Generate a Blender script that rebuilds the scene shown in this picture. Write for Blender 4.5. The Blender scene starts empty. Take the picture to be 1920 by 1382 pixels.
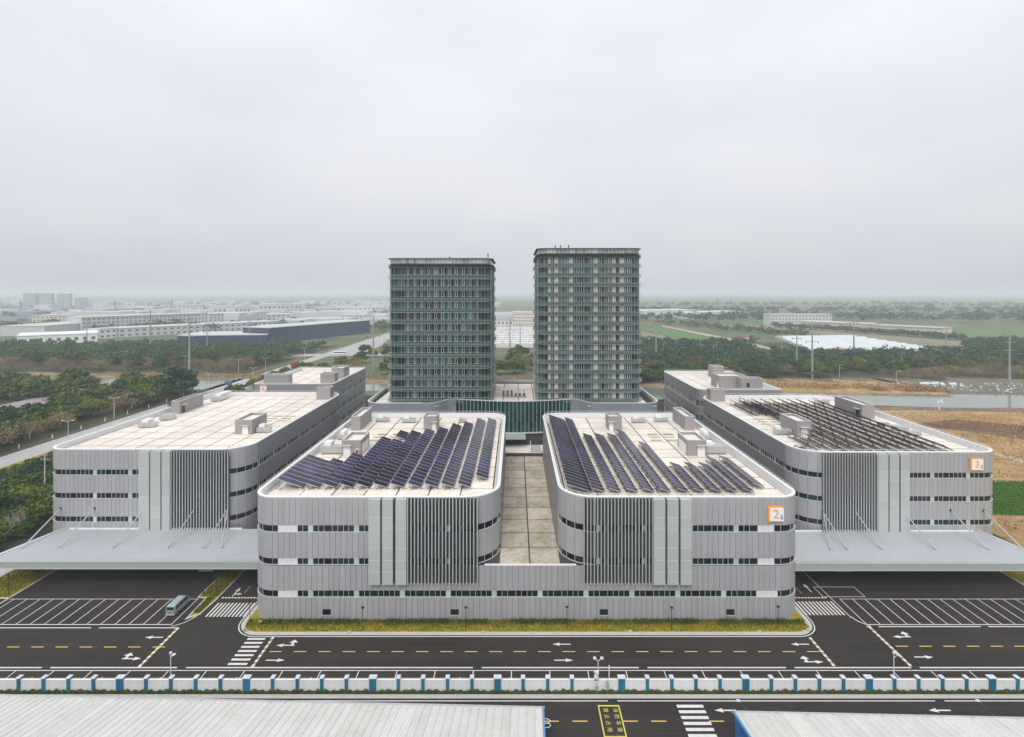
import bpy, math, random
import numpy as np
from mathutils import Vector, Matrix

R = random.Random(7)
sc = bpy.context.scene
C = sc.collection

# ---------------------------------------------------------------- camera
F, VX, VY, H = 1000.0, 966.0, 548.0, 60.0          # focal length in px of a 1920 px frame, vanishing point, camera height
cam_d = bpy.data.cameras.new('camera'); cam = bpy.data.objects.new('camera', cam_d); C.objects.link(cam)
cam.location = (0, 0, H); cam.rotation_euler = (math.radians(90), 0, 0)
cam_d.sensor_width = 36.0; cam_d.sensor_fit = 'HORIZONTAL'
cam_d.lens = 36.0 * F / 1920.0
cam_d.shift_x = -(VX - 960.0) / 1920.0
cam_d.shift_y = (VY - 691.0) / 1920.0
cam_d.clip_start = 1.0; cam_d.clip_end = 40000.0
sc.camera = cam

# ---------------------------------------------------------------- world, sun, exposure
SUN_EL, SUN_AZ = math.radians(48), math.radians(194)
w = bpy.data.worlds.new('World'); sc.world = w; w.use_nodes = True
nt = w.node_tree; N = nt.nodes; L = nt.links
for n in list(N): N.remove(n)
out = N.new('ShaderNodeOutputWorld'); bg = N.new('ShaderNodeBackground'); bg.inputs['Strength'].default_value = 0.1
sky = N.new('ShaderNodeTexSky'); sky.sky_type = 'NISHITA'; sky.sun_disc = False
sky.sun_elevation = SUN_EL; sky.sun_rotation = SUN_AZ; sky.dust_density = 6.0; sky.air_density = 1.5; sky.altitude = 50
tc = N.new('ShaderNodeTexCoord')
mp = N.new('ShaderNodeMapping'); mp.inputs['Scale'].default_value = (1.0, 1.0, 2.6); L.new(tc.outputs['Generated'], mp.inputs['Vector'])
no = N.new('ShaderNodeTexNoise'); no.inputs['Scale'].default_value = 1.7; no.inputs['Detail'].default_value = 4; no.inputs['Roughness'].default_value = 0.5
L.new(mp.outputs['Vector'], no.inputs['Vector'])
cr = N.new('ShaderNodeValToRGB'); cr.color_ramp.elements[0].position = 0.34; cr.color_ramp.elements[1].position = 0.68
cr.color_ramp.elements[0].color = (6.05, 6.33, 6.85, 1); cr.color_ramp.elements[1].color = (7.30, 7.38, 7.82, 1)
L.new(no.outputs['Fac'], cr.inputs['Fac'])
# an overcast layer is brighter overhead than towards the horizon
sp = N.new('ShaderNodeSeparateXYZ'); L.new(tc.outputs['Generated'], sp.inputs['Vector'])
mr = N.new('ShaderNodeMapRange'); mr.inputs['From Min'].default_value = 0.0; mr.inputs['From Max'].default_value = 1.0
mr.inputs['To Min'].default_value = 0.93; mr.inputs['To Max'].default_value = 1.66; L.new(sp.outputs['Z'], mr.inputs['Value'])
mul = N.new('ShaderNodeVectorMath'); mul.operation = 'SCALE'; L.new(cr.outputs['Color'], mul.inputs[0]); L.new(mr.outputs['Result'], mul.inputs['Scale'])
mx = N.new('ShaderNodeMix'); mx.data_type = 'RGBA'; mx.inputs['Factor'].default_value = 0.93
L.new(sky.outputs['Color'], mx.inputs['A']); L.new(mul.outputs['Vector'], mx.inputs['B'])
L.new(mx.outputs['Result'], bg.inputs['Color']); L.new(bg.outputs['Background'], out.inputs['Surface'])

sun_d = bpy.data.lights.new('sun', 'SUN'); sun = bpy.data.objects.new('sun', sun_d); C.objects.link(sun)
sun_d.energy = 1.5; sun_d.angle = math.radians(24); sun_d.color = (1.0, 0.965, 0.92)
# light comes from behind the camera's left shoulder, high up
sd = Vector((math.sin(SUN_AZ) * math.cos(SUN_EL), math.cos(SUN_AZ) * math.cos(SUN_EL), math.sin(SUN_EL)))
sun.rotation_euler = sd.to_track_quat('Z', 'Y').to_euler()
sc.view_settings.view_transform = 'Standard'; sc.view_settings.look = 'None'; sc.view_settings.gamma = 1.0
sc.view_settings.use_curve_mapping = False; sc.view_settings.exposure = 0.12
sc.render.engine = 'CYCLES'
cy = sc.cycles
cy.max_bounces = 5; cy.diffuse_bounces = 3; cy.glossy_bounces = 3; cy.transmission_bounces = 2; cy.volume_bounces = 2
cy.use_denoising = True; cy.use_adaptive_sampling = True; cy.adaptive_threshold = 0.015
cy.sample_clamp_indirect = 4.0
try: cy.denoiser = 'OPENIMAGEDENOISE'
except Exception: pass

def px(x, y, z=0.0):
    """the place, at height z, that the photograph shows at pixel x, y"""
    d = (H - z) * F / (y - VY)
    return ((x - VX) * d / F, d, z)
def pd(x, d): return (x - VX) * d / F

# ---------------------------------------------------------------- materials
MATS = {}
def mat(name, col, rough=0.7, metal=0.0, tint=0.0, noise=None, bump=None, spec=0.5, coords='Object', streak=None):
    """noise = (scale, amount, second colour); tint = lightness spread from piece to piece; streak = (scale vec, amount, colour)"""
    if name in MATS: return MATS[name]
    m = bpy.data.materials.new(name); m.use_nodes = True; t = m.node_tree; n = t.nodes; l = t.links
    b = n['Principled BSDF']; b.inputs['Roughness'].default_value = rough; b.inputs['Metallic'].default_value = metal
    b.inputs['Specular IOR Level'].default_value = spec
    rgb = n.new('ShaderNodeRGB'); rgb.outputs[0].default_value = (*col, 1); cur = rgb.outputs[0]
    co = None
    if noise or bump or streak:
        if coords == 'World':
            g = n.new('ShaderNodeNewGeometry'); co = g.outputs['Position']
        else:
            g = n.new('ShaderNodeTexCoord'); co = g.outputs['Object']
    if tint or coords == 'Piece':
        oi = n.new('ShaderNodeObjectInfo')
    def layer(cur, vec_scale, scale, amt, c2, lo=0.42, hi=0.66, det=5):
        nz = n.new('ShaderNodeTexNoise'); nz.inputs['Scale'].default_value = scale; nz.inputs['Detail'].default_value = det
        nz.inputs['Roughness'].default_value = 0.6
        if vec_scale:
            mpp = n.new('ShaderNodeMapping'); mpp.inputs['Scale'].default_value = vec_scale; l.new(co, mpp.inputs['Vector']); l.new(mpp.outputs['Vector'], nz.inputs['Vector'])
        else: l.new(co, nz.inputs['Vector'])
        rmp = n.new('ShaderNodeMapRange'); rmp.inputs['From Min'].default_value = lo; rmp.inputs['From Max'].default_value = hi
        rmp.inputs['To Max'].default_value = amt; l.new(nz.outputs['Fac'], rmp.inputs['Value'])
        mxx = n.new('ShaderNodeMix'); mxx.data_type = 'RGBA'; l.new(rmp.outputs['Result'], mxx.inputs['Factor'])
        l.new(cur, mxx.inputs['A']); mxx.inputs['B'].default_value = (*c2, 1)
        return mxx.outputs['Result']
    for ns in (noise if isinstance(noise, list) else [noise] if noise else []):
        cur = layer(cur, None, *ns)
    if streak: cur = layer(cur, streak[0], 1.0, streak[1], streak[2])
    if tint:
        mrr = n.new('ShaderNodeMapRange'); mrr.inputs['To Min'].default_value = 1 - tint; mrr.inputs['To Max'].default_value = 1 + tint
        l.new(oi.outputs['Random'], mrr.inputs['Value'])
        vm = n.new('ShaderNodeVectorMath'); vm.operation = 'SCALE'; l.new(cur, vm.inputs[0]); l.new(mrr.outputs['Result'], vm.inputs['Scale']); cur = vm.outputs['Vector']
    l.new(cur, b.inputs['Base Color'])
    if bump:
        nz = n.new('ShaderNodeTexNoise'); nz.inputs['Scale'].default_value = bump[0]; nz.inputs['Detail'].default_value = 4; l.new(co, nz.inputs['Vector'])
        bp = n.new('ShaderNodeBump'); bp.inputs['Strength'].default_value = bump[1]; bp.inputs['Distance'].default_value = bump[2] if len(bump) > 2 else 0.05
        l.new(nz.outputs['Fac'], bp.inputs['Height']); l.new(bp.outputs['Normal'], b.inputs['Normal'])
    MATS[name] = m
    return m

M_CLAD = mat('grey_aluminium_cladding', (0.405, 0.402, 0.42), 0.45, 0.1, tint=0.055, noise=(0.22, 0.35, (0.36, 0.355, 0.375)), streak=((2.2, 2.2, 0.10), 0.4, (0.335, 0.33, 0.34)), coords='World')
M_CLADS = mat('shade_toned_cladding', (0.30, 0.29, 0.30), 0.5, 0.1, tint=0.03, streak=((1.2, 1.2, 0.1), 0.35, (0.25, 0.24, 0.25)), coords='World')  # darker copy of the front cladding; side-wall shade is put into the colour
M_DARK = mat('charcoal_backing', (0.07, 0.075, 0.08), 0.7, spec=0.2)
M_JOINT = mat('dark_joint', (0.03, 0.03, 0.032), 0.9)
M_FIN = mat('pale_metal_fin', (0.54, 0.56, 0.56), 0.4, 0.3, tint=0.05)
M_FLANK = mat('shade_toned_fin_flank', (0.22, 0.23, 0.235), 0.6, spec=0.2)  # darker than the fin edge; shade of the gaps painted into the flanks
M_BOX = mat('pale_green_grey_panel', (0.47, 0.50, 0.485), 0.45, 0.1, tint=0.05, noise=(0.8, 0.3, (0.42, 0.45, 0.435)), coords='World')
M_GLASS = mat('dark_window_glass', (0.004, 0.018, 0.016), 0.06, 0.0, tint=0.7, spec=0.35)
M_TEAL = mat('pale_teal_infill', (0.42, 0.56, 0.53), 0.25, tint=0.12)
M_LOUV = mat('white_louvre_panel', (0.70, 0.68, 0.69), 0.5, tint=0.03)
M_FRAME = mat('light_window_frame', (0.58, 0.60, 0.59), 0.4, 0.2)
M_WHITE = mat('white_painted_metal', (0.80, 0.80, 0.79), 0.45, noise=(0.35, 0.25, (0.68, 0.68, 0.67)), coords='World')
M_SLAB = mat('beige_roof_slab', (0.86, 0.785, 0.69), 0.9, tint=0.07, noise=[(0.16, 0.45, (0.68, 0.60, 0.50)), (1.3, 0.3, (0.66, 0.60, 0.52)), (0.45, 0.45, (0.60, 0.55, 0.49)), (0.05, 0.35, (0.60, 0.53, 0.45))], coords='World')
M_TERR = mat('stained_terrace_slab', (0.60, 0.52, 0.40), 0.92, tint=0.12, noise=[(0.30, 0.85, (0.34, 0.295, 0.20)), (1.1, 0.6, (0.27, 0.24, 0.175)), (0.22, 0.4, (0.70, 0.63, 0.52)), (0.6, 0.7, (0.18, 0.16, 0.12), 0.6, 0.78)], coords='World')
M_SHED = mat('grey_rendered_wall', (0.33, 0.31, 0.31), 0.8, noise=(0.5, 0.35, (0.28, 0.265, 0.265)), coords='World')
M_ASPH = mat('asphalt', (0.037, 0.030, 0.027), 0.92, streak=((0.02, 0.9, 1), 0.45, (0.058, 0.049, 0.045)), noise=[(0.055, 0.9, (0.021, 0.0175, 0.0165)), (0.13, 0.5, (0.026, 0.0215, 0.020)), (0.22, 0.4, (0.048, 0.041, 0.038)), (0.035, 0.5, (0.058, 0.05, 0.047)), (3.0, 0.25, (0.026, 0.023, 0.023)), (0.28, 0.5, (0.085, 0.078, 0.073), 0.66, 0.82), (0.9, 0.4, (0.012, 0.011, 0.011), 0.68, 0.8)], spec=0.15, bump=(30, 0.15), coords='World')
M_ROADG = mat('worn_grey_road', (0.40, 0.385, 0.38), 0.9, noise=[(0.06, 0.5, (0.32, 0.305, 0.30)), (0.6, 0.3, (0.45, 0.43, 0.42))], coords='World')
M_PW = mat('white_road_paint', (0.72, 0.70, 0.66), 0.7, noise=(1.6, 0.45, (0.52, 0.50, 0.47)), coords='World')
M_PY = mat('yellow_road_paint', (0.74, 0.53, 0.09), 0.7, noise=(1.6, 0.4, (0.58, 0.42, 0.12)), coords='World')
M_PYL = mat('lemon_road_paint', (0.70, 0.58, 0.10), 0.7, noise=(1.6, 0.4, (0.52, 0.42, 0.10)), coords='World')
M_KERB = mat('granite_kerb', (0.55, 0.53, 0.50), 0.85, tint=0.05, noise=(0.9, 0.35, (0.45, 0.43, 0.40)), coords='World')
M_PAVE = mat('pale_concrete_paving', (0.50, 0.48, 0.45), 0.9, noise=(0.4, 0.4, (0.40, 0.38, 0.36)), coords='World')
M_IRON = mat('black_iron', (0.012, 0.012, 0.012), 0.7)
M_GRASSY = mat('yellowing_lawn', (0.36, 0.26, 0.022), 0.95, spec=0.1, noise=[(0.30, 0.7, (0.17, 0.19, 0.02)), (0.9, 0.4, (0.42, 0.31, 0.06))], bump=(6, 0.6, 0.1), coords='World')
M_TUFT = mat('grass_blades', (0.16, 0.18, 0.02), 0.9, spec=0.1, noise=[(0.28, 0.9, (0.36, 0.26, 0.03)), (1.5, 0.5, (0.05, 0.085, 0.012))], coords='World')
M_SOLAR = mat('solar_cells', (0.013, 0.010, 0.028), 0.25, tint=0.5, noise=(0.10, 0.85, (0.045, 0.036, 0.11)), spec=0.22, coords='World')
M_ALU = mat('bare_aluminium', (0.62, 0.62, 0.62), 0.35, 0.5)
M_GALV = mat('galvanised_steel', (0.50, 0.51, 0.51), 0.45, 0.4, noise=(1.2, 0.4, (0.40, 0.41, 0.41)), coords='World')
M_RACK = mat('dark_galvanised_rack', (0.16, 0.155, 0.15), 0.6, 0.2)
M_BALL = mat('concrete_ballast', (0.58, 0.55, 0.50), 0.9)
M_ORANGE = mat('orange_sign', (0.86, 0.33, 0.01), 0.5)
M_SIGNW = mat('white_sign_face', (0.85, 0.85, 0.85), 0.4)
M_BLUEP = mat('blue_print', (0.12, 0.14, 0.40), 0.6)
M_RED = mat('red_paint', (0.45, 0.02, 0.02), 0.5)
M_FENCEW = mat('white_fence_render', (0.84, 0.84, 0.83), 0.85, noise=[(0.5, 0.4, (0.74, 0.74, 0.73))], streak=((1.6, 1.6, 0.15), 0.35, (0.66, 0.66, 0.64)), coords='World')
M_FENCEB = mat('blue_pillar_paint', (0.012, 0.17, 0.29), 0.6, tint=0.15, noise=(1.1, 0.5, (0.03, 0.19, 0.28)), coords='World')
M_CAP = mat('pale_pillar_cap', (0.62, 0.66, 0.72), 0.6, noise=(1.5, 0.4, (0.5, 0.53, 0.57)), coords='World')
M_SHEET = mat('white_corrugated_sheet', (0.66, 0.66, 0.62), 0.5, tint=0.05, noise=[(0.3, 0.5, (0.55, 0.54, 0.49)), (1.8, 0.25, (0.50, 0.48, 0.43))], coords='World')
M_CANO = mat('silver_canopy_sheet', (0.68, 0.695, 0.715), 0.45, 0.1, noise=[(0.18, 0.5, (0.58, 0.595, 0.615)), (1.1, 0.3, (0.52, 0.53, 0.54))], coords='World')
M_SEAM = mat('darker_seam_metal', (0.46, 0.48, 0.51), 0.5, 0.25)  # darker metal than the canopy sheet, so the seams read as fine stripes
M_FASC = mat('grey_green_fascia', (0.40, 0.44, 0.42), 0.5, 0.1, streak=((0.6, 0.6, 3.0), 0.3, (0.33, 0.37, 0.35)), coords='World')
M_BLUEW = mat('blue_steel_wall', (0.02, 0.16, 0.42), 0.5)
M_HEDGE = mat('hedge_leaves', (0.07, 0.115, 0.014), 0.8, spec=0.2, noise=[(0.16, 0.9, (0.115, 0.085, 0.025)), (2.0, 0.5, (0.14, 0.21, 0.02))], coords='World')
M_WATER = mat('canal_water', (0.17, 0.19, 0.155), 0.12, noise=(0.01, 0.6, (0.20, 0.215, 0.19)), bump=(0.9, 0.12, 0.05), spec=0.5, coords='World')
M_DRY = mat('dry_wasteland', (0.43, 0.28, 0.135), 0.95, spec=0.1, noise=[(0.03, 0.85, (0.27, 0.165, 0.085)), (0.16, 0.7, (0.60, 0.41, 0.20)), (0.06, 0.5, (0.34, 0.24, 0.10)), (0.9, 0.55, (0.21, 0.15, 0.06))], bump=(1.5, 0.6, 0.3), coords='World')
M_BROWN = mat('reddish_scrub', (0.16, 0.09, 0.065), 0.95, spec=0.1, noise=[(0.12, 0.7, (0.27, 0.16, 0.10)), (0.8, 0.5, (0.11, 0.07, 0.055))], bump=(1.2, 0.7, 0.4), coords='World')
M_CROP = mat('green_crop', (0.065, 0.17, 0.015), 0.95, spec=0.1, streak=((0.03, 0.9, 1), 0.6, (0.075, 0.17, 0.03)), noise=(0.5, 0.5, (0.04, 0.095, 0.015)), bump=(3, 0.5, 0.2), coords='World')
M_LAND = mat('farmland', (0.12, 0.15, 0.075), 0.95, spec=0.1, noise=[(0.004, 0.9, (0.08, 0.14, 0.06)), (0.012, 0.7, (0.24, 0.20, 0.13)), (0.09, 0.5, (0.09, 0.10, 0.05))], coords='World')
M_FIELD = mat('far_green_field', (0.085, 0.20, 0.06), 0.95, spec=0.1, noise=(0.02, 0.6, (0.12, 0.22, 0.08)), coords='World')
M_FALLOW = mat('fallow_field', (0.22, 0.20, 0.13), 0.95, noise=(0.03, 0.6, (0.17, 0.165, 0.10)), coords='World')
M_PATH = mat('dirt_path', (0.42, 0.35, 0.25), 0.95, noise=(0.6, 0.4, (0.34, 0.28, 0.19)), coords='World')
M_FILM = mat('white_greenhouse_film', (0.60, 0.65, 0.64), 0.5, noise=(0.05, 0.6, (0.46, 0.51, 0.50)), coords='World')
M_BARK = mat('bark', (0.09, 0.07, 0.05), 0.95)
M_LIME = mat('limewashed_bark', (0.75, 0.75, 0.72), 0.9)
M_FARW = mat('far_pale_wall', (0.58, 0.60, 0.61), 0.8, tint=0.10, noise=(0.05, 0.4, (0.50, 0.52, 0.53)), coords='World')
M_FARC = mat('far_cream_wall', (0.62, 0.56, 0.50), 0.8, tint=0.06)
M_FARR = mat('far_pale_roof', (0.52, 0.52, 0.50), 0.8, tint=0.10)
M_NAVY = mat('navy_cladding', (0.018, 0.045, 0.12), 0.5, noise=(0.1, 0.5, (0.03, 0.06, 0.13)), coords='World')
M_FWIN = mat('far_window_glass', (0.10, 0.115, 0.125), 0.3)
M_POLE = mat('pale_green_pole', (0.27, 0.30, 0.285), 0.6)
M_LAMPW = mat('white_lamp_pole', (0.66, 0.67, 0.67), 0.5)
M_GREENP = mat('green_lamp_arm', (0.02, 0.28, 0.14), 0.5)
M_TYRE = mat('tyre_rubber', (0.015, 0.015, 0.015), 0.9)
M_VAN = mat('silver_blue_van_paint', (0.42, 0.49, 0.53), 0.3, 0.4, spec=0.6)
M_LIGHTR = mat('red_tail_light', (0.35, 0.01, 0.01), 0.3)
M_AMBER = mat('amber_paint_dot', (0.75, 0.42, 0.02), 0.7)
M_TG = mat('tower_glass', (0.010, 0.050, 0.043), 0.12, tint=0.85, spec=0.28)
M_TGP = mat('tower_spandrel_glass', (0.013, 0.040, 0.036), 0.25, tint=0.3, spec=0.2)  # deepened teal; shade between the sunshade rings is put into the glass colour
M_TGR = mat('blue_green_curtain_wall', (0.030, 0.072, 0.074), 0.15, tint=0.8, spec=0.3)
M_TGL = mat('lighter_tower_glass', (0.050, 0.105, 0.100), 0.12, tint=0.5, spec=0.35)
M_TGD = mat('near_black_tower_glass', (0.004, 0.014, 0.014), 0.1, tint=0.4, spec=0.3)
M_TFIN = mat('tower_fin_metal', (0.36, 0.43, 0.41), 0.45, 0.15)
M_TPAN = mat('warm_white_tower_panel', (0.43, 0.415, 0.41), 0.6, tint=0.14)
M_CROWN = mat('pale_crown_glass', (0.30, 0.35, 0.32), 0.2, tint=0.4, spec=0.6)
M_ATR = mat('green_atrium_glass', (0.003, 0.050, 0.046), 0.06, tint=0.5, spec=0.35)
M_WING = mat('blue_grey_wing_wall', (0.24, 0.27, 0.30), 0.45, 0.1, noise=(0.2, 0.3, (0.21, 0.24, 0.27)), coords='World')

def leafmat(name, c1, c2, c3):
    m = bpy.data.materials.new(name); m.use_nodes = True; n = m.node_tree.nodes; l = m.node_tree.links
    b = n['Principled BSDF']; b.inputs['Roughness'].default_value = 0.75; b.inputs['Specular IOR Level'].default_value = 0.2
    oi = n.new('ShaderNodeObjectInfo'); g = n.new('ShaderNodeNewGeometry')
    r = n.new('ShaderNodeValToRGB'); r.color_ramp.elements[0].color = (*c1, 1); r.color_ramp.elements[1].color = (*c3, 1)
    e = r.color_ramp.elements.new(0.5); e.color = (*c2, 1)
    nz = n.new('ShaderNodeTexNoise'); nz.inputs['Scale'].default_value = 0.35; nz.inputs['Detail'].default_value = 3; l.new(g.outputs['Position'], nz.inputs['Vector'])
    a = n.new('ShaderNodeMath'); a.operation = 'MULTIPLY_ADD'; l.new(nz.outputs['Fac'], a.inputs[0]); a.inputs[1].default_value = 0.9; a.inputs[2].default_value = -0.42
    s = n.new('ShaderNodeMath'); s.operation = 'ADD'; l.new(a.outputs[0], s.inputs[0]); l.new(oi.outputs['Random'], s.inputs[1]); s.use_clamp = True
    l.new(s.outputs[0], r.inputs['Fac']); l.new(r.outputs['Color'], b.inputs['Base Color'])
    return m
LEAF_G = leafmat('evergreen_leaves', (0.045, 0.095, 0.024), (0.095, 0.150, 0.022), (0.19, 0.205, 0.022))
LEAF_D = leafmat('deep_green_leaves', (0.028, 0.075, 0.036), (0.050, 0.110, 0.032), (0.10, 0.145, 0.030))
LEAF_B = leafmat('bare_brown_twigs', (0.15, 0.105, 0.075), (0.22, 0.155, 0.10), (0.28, 0.22, 0.10))
LEAF_F = leafmat('far_wood_leaves', (0.035, 0.085, 0.045), (0.060, 0.115, 0.045), (0.12, 0.13, 0.055))

# ---------------------------------------------------------------- mesh helpers
WL = {}                                   # world location of every parent
def wloc(o): return WL.get(o.name, Vector((0, 0, 0))) if o else Vector((0, 0, 0))
def link(o, parent, loc):
    C.objects.link(o); loc = Vector(loc)
    if parent: o.parent = parent; o.location = loc - wloc(parent)
    else: o.location = loc
    WL[o.name] = loc
    return o
def tag(o, label=None, cat=None, group=None, kind=None):
    if label: o['label'] = label
    if cat: o['category'] = cat
    if group: o['group'] = group
    if kind: o['kind'] = kind
    return o
def empty(name, loc, label=None, cat=None, group=None):
    o = bpy.data.objects.new(name, None); o.empty_display_size = 0.5; link(o, None, loc); return tag(o, label, cat, group)
def inst(name, mesh, parent, loc, rz=0.0, scale=None, rot=None):
    o = bpy.data.objects.new(name, mesh); link(o, parent, loc)
    if rz: o.rotation_euler.z = rz
    if rot: o.rotation_euler = rot
    if scale: o.scale = scale
    return o

class MB:
    def __init__(s): s.v = []; s.f = []
    def add(s, vs, fs):
        k = len(s.v); s.v += [tuple(p) for p in vs]; s.f += [tuple(i + k for i in f) for f in fs]; return s
    def box(s, x0, x1, y0, y1, z0, z1):
        return s.add([(x0, y0, z0), (x1, y0, z0), (x1, y1, z0), (x0, y1, z0), (x0, y0, z1), (x1, y0, z1), (x1, y1, z1), (x0, y1, z1)],
                     [(0, 3, 2, 1), (4, 5, 6, 7), (0, 1, 5, 4), (1, 2, 6, 5), (2, 3, 7, 6), (3, 0, 4, 7)])
    def quadbox(s, pts, z0, z1):
        """vertical prism over a polygon, counter-clockwise"""
        n = len(pts); vs = [(p[0], p[1], z0) for p in pts] + [(p[0], p[1], z1) for p in pts]
        fs = [tuple(range(n - 1, -1, -1)), tuple(range(n, 2 * n))] + [(i, (i + 1) % n, n + (i + 1) % n, n + i) for i in range(n)]
        return s.add(vs, fs)
    def sheet(s, pts, z):
        return s.add([(p[0], p[1], z) for p in pts], [tuple(range(len(pts)))])
    def tube(s, a, b, r0, r1=None, n=6):
        a = Vector(a); b = Vector(b); r1 = r0 if r1 is None else r1
        d = (b - a).normalized(); u = d.orthogonal().normalized(); v = d.cross(u)
        vs = []
        for p, r in ((a, r0), (b, r1)):
            for i in range(n):
                t = 2 * math.pi * i / n; vs.append(p + u * (r * math.cos(t)) + v * (r * math.sin(t)))
        return s.add(vs, [(i, (i + 1) % n, n + (i + 1) % n, n + i) for i in range(n)] + [tuple(range(n - 1, -1, -1)), tuple(range(n, 2 * n))])
    def bar(s, a, b, wx, wz):
        """rectangular bar from a to b"""
        a = Vector(a); b = Vector(b); d = (b - a).normalized(); up = Vector((0, 0, 1)) if abs(d.z) < 0.99 else Vector((0, 1, 0))
        u = d.cross(up).normalized() * (wx / 2); v = u.cross(d).normalized() * (wz / 2)
        vs = [p + i * u + j * v for p in (a, b) for i, j in ((-1, -1), (1, -1), (1, 1), (-1, 1))]
        return s.add(vs, [(0, 1, 5, 4), (1, 2, 6, 5), (2, 3, 7, 6), (3, 0, 4, 7), (3, 2, 1, 0), (4, 5, 6, 7)])
    def mesh(s, name, m, off=(0, 0, 0)):
        me = bpy.data.meshes.new(name); o = off
        me.from_pydata([(p[0] - o[0], p[1] - o[1], p[2] - o[2]) for p in s.v], [], s.f)
        me.materials.append(m); me.update(); return me
    def centre(s):
        a = np.array(s.v); lo = a.min(0); hi = a.max(0); return ((lo[0] + hi[0]) / 2, (lo[1] + hi[1]) / 2, lo[2])
    def build(s, name, m, parent=None, smooth=False, **kw):
        c = s.centre(); me = s.mesh(name, m, c)
        if smooth: me.polygons.foreach_set('use_smooth', [True] * len(me.polygons))
        o = bpy.data.objects.new(name, me); link(o, parent, c); return tag(o, **kw)

BOXC = {}
def boxmesh(name, m, sx, sy, sz):
    """shared box, origin at the middle of its base"""
    k = (name, m.name, round(sx, 3), round(sy, 3), round(sz, 3))
    if k not in BOXC: BOXC[k] = MB().box(-sx / 2, sx / 2, -sy / 2, sy / 2, 0, sz).mesh(name, m)
    return BOXC[k]

# ---------------------------------------------------------------- outlines
class Path:
    """closed outline of lines and arcs, counter-clockwise; outward normal = (dy, -dx)"""
    def __init__(s, prims):
        s.p = []; t = 0
        for q in prims:
            ln = math.dist(q[1], q[2]) if q[0] == 'L' else q[2] * abs(q[4] - q[3])
            if ln < 1e-6: continue
            s.p.append((t, t + ln, q)); t += ln
        s.n = t
    def at(s, u):
        u = max(0, min(s.n - 1e-6, u))
        for a, b, q in s.p:
            if a <= u <= b:
                k = (u - a) / (b - a)
                if q[0] == 'L':
                    (x0, y0), (x1, y1) = q[1], q[2]; dx, dy = (x1 - x0) / (b - a), (y1 - y0) / (b - a)
                    return x0 + (x1 - x0) * k, y0 + (y1 - y0) * k, dy, -dx
                c, r, a0, a1 = q[1:5]; t = a0 + (a1 - a0) * k; sg = 1 if a1 > a0 else -1
                return c[0] + r * math.cos(t), c[1] + r * math.sin(t), sg * math.cos(t), sg * math.sin(t)
    def samples(s, u0, u1):
        r = [u0]
        for a, b, q in s.p:
            if q[0] == 'A':
                lo, hi = max(u0, a), min(u1, b)
                if hi - lo > 1e-6:
                    n = max(1, math.ceil((hi - lo) / (0.14 * q[2]))); r += [lo + (hi - lo) * i / n for i in range(n + 1)]
            elif u0 < a < u1: r.append(a)
        r.append(u1); r = sorted(set(round(x, 5) for x in r)); return r
    def strip(s, mb, u0, u1, z0, z1, o0, o1, caps=True):
        us = s.samples(u0, u1); vs = []; n = len(us)
        for u in us:
            x, y, nx, ny = s.at(u)
            for o, z in ((o0, z0), (o1, z0), (o1, z1), (o0, z1)): vs.append((x + nx * o, y + ny * o, z))
        fs = []
        for i in range(n - 1):
            a, b = 4 * i, 4 * i + 4
            for j in range(4): fs.append((a + j, a + (j + 1) % 4, b + (j + 1) % 4, b + j))
        fs += [(3, 2, 1, 0), (4 * n - 4, 4 * n - 3, 4 * n - 2, 4 * n - 1)]
        return mb.add(vs, fs)
    def poly(s, off=0.0):
        r = []
        for u in s.samples(0, s.n)[:-1]:
            x, y, nx, ny = s.at(u); r.append((x + nx * off, y + ny * off))
        return r
    def ranges(s): return [(a, b, q) for a, b, q in s.p]

def rrect(x0, x1, y0, y1, fl, fr, br, bl):
    h = math.pi / 2
    return Path([('L', (x0 + fl, y0), (x1 - fr, y0)), ('A', (x1 - fr, y0 + fr), fr, -h, 0), ('L', (x1, y0 + fr), (x1, y1 - br)), ('A', (x1 - br, y1 - br), br, 0, h),
                 ('L', (x1 - br, y1), (x0 + bl, y1)), ('A', (x0 + bl, y1 - bl), bl, h, 2 * h), ('L', (x0, y1 - bl), (x0, y0 + fl)), ('A', (x0 + fl, y0 + fl), fl, 2 * h, 3 * h)])

ORD = ['first', 'second', 'third', 'fourth', 'fifth', 'sixth', 'seventh', 'eighth', 'ninth', 'tenth', 'eleventh', 'twelfth', 'thirteenth', 'fourteenth', 'fifteenth']

def text_mesh(body, size, m, depth=0.02):
    cu = bpy.data.curves.new('lettering', 'FONT'); cu.body = body; cu.size = size; cu.align_x = 'CENTER'; cu.align_y = 'CENTER'; cu.extrude = depth
    o = bpy.data.objects.new('lettering', cu); C.objects.link(o)
    dg = bpy.context.evaluated_depsgraph_get(); dg.update()
    me = bpy.data.meshes.new_from_object(o.evaluated_get(dg)); bpy.data.objects.remove(o)
    me.materials.clear(); me.materials.append(m); return me

# =====================================================================================  GROUND
def struct(name, pts, z, m, parent=None):
    o = MB().sheet(pts, z).build(name, m, parent)
    if not parent: tag(o, kind='structure')
    return o
def rect(x0, x1, y0, y1): return [(x0, y0), (x1, y0), (x1, y1), (x0, y1)]

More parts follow.
